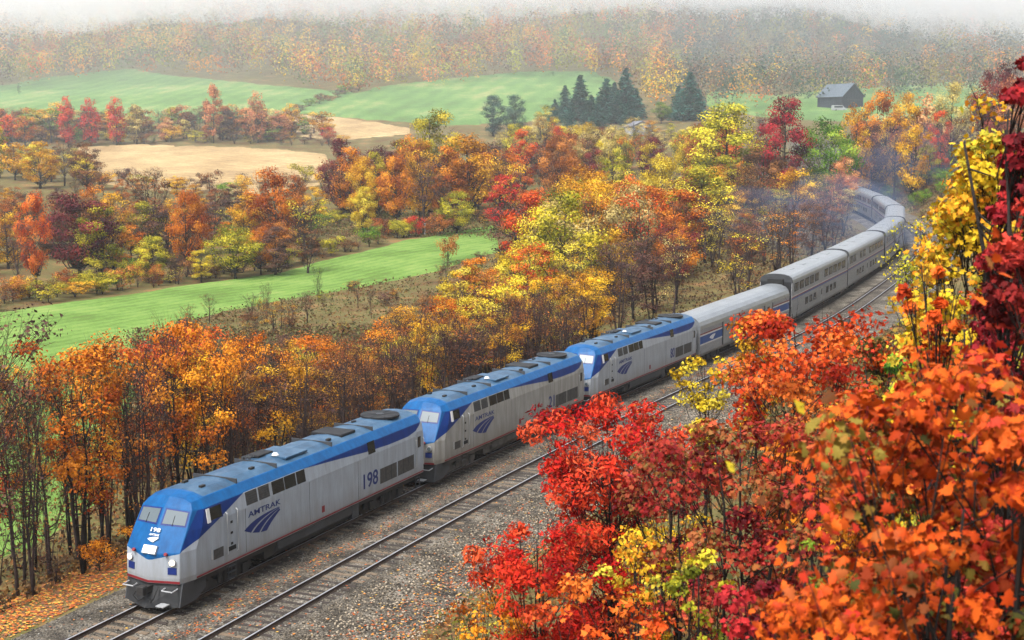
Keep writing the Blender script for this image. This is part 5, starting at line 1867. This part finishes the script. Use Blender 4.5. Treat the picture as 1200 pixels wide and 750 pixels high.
# ------------------------------------------------------------------ barn, house, van, fence post
M_BARN = plain('weathered_grey_boards', (.035, .045, .058), .9, 0, .3, .8)
M_TIN = plain('tin_roof', (.12, .15, .18), .45, .3, .2, .3)
bx, by = hit(999, 128)
bz = float(ground(bx, by))
barn = tag(empty('barn', (bx, by, bz), math.radians(32)), 'dark weathered wooden barn with pale tin gable roof', 'barn')
W, L, EH, RH = 5.4, 12.4, 4.7, 9.2          # half width, length, eaves, ridge; gable faces the viewer
MB().prism([(-W, -1), (W, -1), (W, EH), (0, RH), (-W, EH)], 1, 0, L).build('wall', M_BARN, barn)
for k, q in enumerate(np.arange(-W + .4, W, .85)):
    MB().box(q - .05, q + .05, -.05, -.002, 0, EH + (RH - EH) * (1 - abs(q) / W) - .1).build('batten', M_BARN, barn)
for q in np.arange(.5, L, .95):
    MB().box(-W - .05, -W - .002, q - .05, q + .05, 0, EH - .05).build('batten', M_BARN, barn)
for sx in (-1, 1):
    MB().add([(sx * (W + .5), -.6, EH - .33), (0, -.6, RH + .06), (0, L + .6, RH + .06), (sx * (W + .5), L + .6, EH - .33),
              (sx * (W + .5), -.6, EH - .21), (0, -.6, RH + .2), (0, L + .6, RH + .2), (sx * (W + .5), L + .6, EH - .21)],
             [(0, 1, 2, 3), (4, 7, 6, 5), (0, 4, 5, 1), (1, 5, 6, 2), (2, 6, 7, 3), (3, 7, 4, 0)]).build('roof_slope', M_TIN, barn)
dd = MB().box(-1.7, 1.7, -.12, -.055, 0, 3.4).build('barn_door', M_BARN, barn)
MB().box(-3.6, 3.6, -.16, -.06, 3.45, 3.6).build('door_track', M_GREY, dd)

M_WALLW = plain('white_siding', (.34, .35, .36), .7, 0, .08, .5)
M_SHING = plain('grey_shingles', (.20, .20, .22), .8, 0, .2, .6)
hx, hy, hz = seen(752, 425)
house = tag(empty('farm_house', (hx, hy, hz), .3), 'little white farmhouse half hidden behind the wood', 'house')
MB().prism([(-3.5, -1), (3.5, -1), (3.5, 2.6), (0, 4.2), (-3.5, 2.6)], 1, 0, 7).build('wall', M_WALLW, house)
for sx in (-1, 1):
    MB().add([(sx * 3.9, -.4, 2.46), (0, -.4, 4.23), (0, 7.4, 4.23), (sx * 3.9, 7.4, 2.46), (sx * 3.9, -.4, 2.56), (0, -.4, 4.36), (0, 7.4, 4.36), (sx * 3.9, 7.4, 2.56)],
             [(0, 1, 2, 3), (4, 7, 6, 5), (0, 4, 5, 1), (1, 5, 6, 2), (2, 6, 7, 3), (3, 7, 4, 0)]).build('roof_slope', M_SHING, house)
for q in (-1.8, 1.8):
    w_ = MB().box(q - .55, q + .55, -.06, .05, 1.0, 2.3).build('window', M_WALLW, house)
    MB().box(q - .42, q + .42, -.08, -.06, 1.1, 2.2).build('pane', M_GLASS, w_)

cx, cyy, cz = seen(983, by - 9)
van = tag(empty('parked_van', (cx, cyy, cz), .2), 'white van parked in front of the dark barn', 'van')
vb = MB().prism([(-2.5, .45), (2.5, .45), (2.5, 1.15), (1.8, 1.3), (1.15, 2.1), (-2.4, 2.15), (-2.5, 1.9)], 1, -.95, .95).build('body', M_WALLW, van, bevel=.06)
MB().box(-2.2, 1.0, -.965, -.952, 1.35, 1.9).build('side_window', M_GLASS, van)
for q in (-1.5, 1.55):
    for sy in (-.9, .9):
        MB().cyl((q, sy, .36), (0, 1, 0), .36, .22, 14).build('wheel', M_RUBBER, van)
fx, fy, fz = seen(498, 262)
fp = tag(empty('fence_post', (fx, fy, fz)), 'single white post at the field edge by the red shrub', 'post')
MB().box(-.15, .15, -.15, .15, -.2, 2.0).build('post', M_WALLW, fp, bevel=.03)
MB().box(-.28, .28, -.28, .28, 2.0, 2.1).build('cap', M_WALLW, fp)


# ------------------------------------------------------------------ air: haze, low cloud on the mountain, exhaust smoke
def volume_mat(name, col, dens, an=.2):
    m = bpy.data.materials.new(name)
    m.use_nodes = True
    nt = m.node_tree
    nt.nodes.remove(nt.nodes['Principled BSDF'])
    pv = nt.nodes.new('ShaderNodeVolumePrincipled')
    pv.inputs['Color'].default_value = (*col, 1)
    pv.inputs['Density'].default_value = dens
    pv.inputs['Anisotropy'].default_value = an
    nt.links.new(pv.outputs[0], nt.nodes['Material Output'].inputs['Volume'])
    m.cycles.homogeneous_volume = True
    return m


zlo, zhi = float(GZ.min()), float(GZ.max())
hz_ = MB().box(float(xs[0]) - 5, float(xs[-1]) + 5, float(ys[0]) - 5, float(ys[-1]) + 5, zlo - 1.5, zhi + 25).build('haze', volume_mat('valley_haze', (.86, .93, 1.0), .00018))
tag(hz_, 'thin pale mist filling the whole valley', kind='stuff')

na, nb = 120, 50
A = np.linspace(-.62, .62, na)
Vd = 560 + 760 * np.linspace(0, 1, nb) ** 1.3
z0 = np.interp(A * FPX + 600, [-300, 0, 120, 250, 350, 470, 600, 700, 850, 1000, 1100, 1200, 1500], [62, 64, 70, 80, 86, 80, 74, 86, 86, 80, 70, 64, 62])
AA, VV = np.meshgrid(A, Vd, indexing='ij')
ZB = z0[:, None] + 10 * lowfreq(AA * VV, VV, 62) + 9 * lowfreq(AA * VV, VV, 27) + 5.0 * lowfreq(AA * VV, VV, 12) + np.maximum(VV - 560, 0) * .02
ZT = ZB + 95
ZB0 = ZB.copy()
ZB = ZB + 60 * (1 - sstep(560, 800, VV))
bot = np.stack([AA * VV, VV, ZB], -1).reshape(-1, 3)
topv = np.stack([AA * VV, VV, ZT], -1).reshape(-1, 3)
ii = np.arange(na * nb).reshape(na, nb)
q1 = np.stack([ii[:-1, :-1], ii[:-1, 1:], ii[1:, 1:], ii[1:, :-1]], -1).reshape(-1, 4)
q2 = q1[:, ::-1] + na * nb
rim = np.concatenate([ii[:, 0], ii[-1, 1:], ii[-2::-1, -1], ii[0, -2:0:-1]])
r2 = np.roll(rim, -1)
q3 = np.stack([rim, r2, r2 + na * nb, rim + na * nb], -1)
fog = MB().add(np.concatenate([bot, topv]), [tuple(f) for f in np.concatenate([q1, q2, q3])]).build('low_cloud', volume_mat('cloud_droplets', (1, 1, 1), .011, .3))
tag(fog, 'white low cloud draped over the mountain forest', kind='stuff')

ZB2 = ZB0 - 44 - np.maximum(0, 660 - VV) * -.12
A2, V2 = AA * 1.05, 535 + (VV - 560) * 1.07
bot2 = np.stack([A2 * V2, V2, ZB2], -1).reshape(-1, 3)
top2 = np.stack([A2 * V2, V2, ZT + 6], -1).reshape(-1, 3)
mist = MB().add(np.concatenate([bot2, top2]), [tuple(f) for f in np.concatenate([q1, q2, q3])]).build('mountain_mist', volume_mat('thin_mist', (.94, .97, 1), .0006, .3))
tag(mist, 'thin mist over the mountain forest below the low cloud', kind='stuff')

vm = MB().box(float(xs[0]) + 20, float(xs[-1]) - 20, 310, float(ys[-1]) - 30, zlo - .9, zhi + 12).build('valley_mist', volume_mat('valley_mist', (.88, .94, 1.0), .0004))
tag(vm, 'mist thickening over the far fields', kind='stuff')

import bmesh
M_SMOKE = volume_mat('diesel_smoke', (.20, .28, .46), .010, .0)
for k, (cx_, cy_, cz_, rx, ry, rz_) in enumerate(((84, 302, 11, 26, 24, 9), (44, 190, 6.5, 15, 22, 6.0))):
    b = bmesh.new()
    bmesh.ops.create_icosphere(b, subdivisions=4, radius=1)
    for v in b.verts:
        c = v.co.copy()
        f = 1 + .22 * math.sin(4 * c.x + 2 * k) * math.cos(3.3 * c.y + 1) + .14 * math.sin(7 * c.z + 5 * c.x)
        v.co = Vector((c.x * rx, c.y * ry, c.z * rz_)) * f
    me = bpy.data.meshes.new('exhaust_smoke')
    b.to_mesh(me)
    b.free()
    me.materials.append(M_SMOKE)
    o = obj('exhaust_smoke', me)
    o.location = (cx_, cy_, cz_)
    tag(o, ('blue exhaust smoke lingering in the cutting', 'faint blue exhaust smoke over the thicket by the cars')[k], kind='stuff')
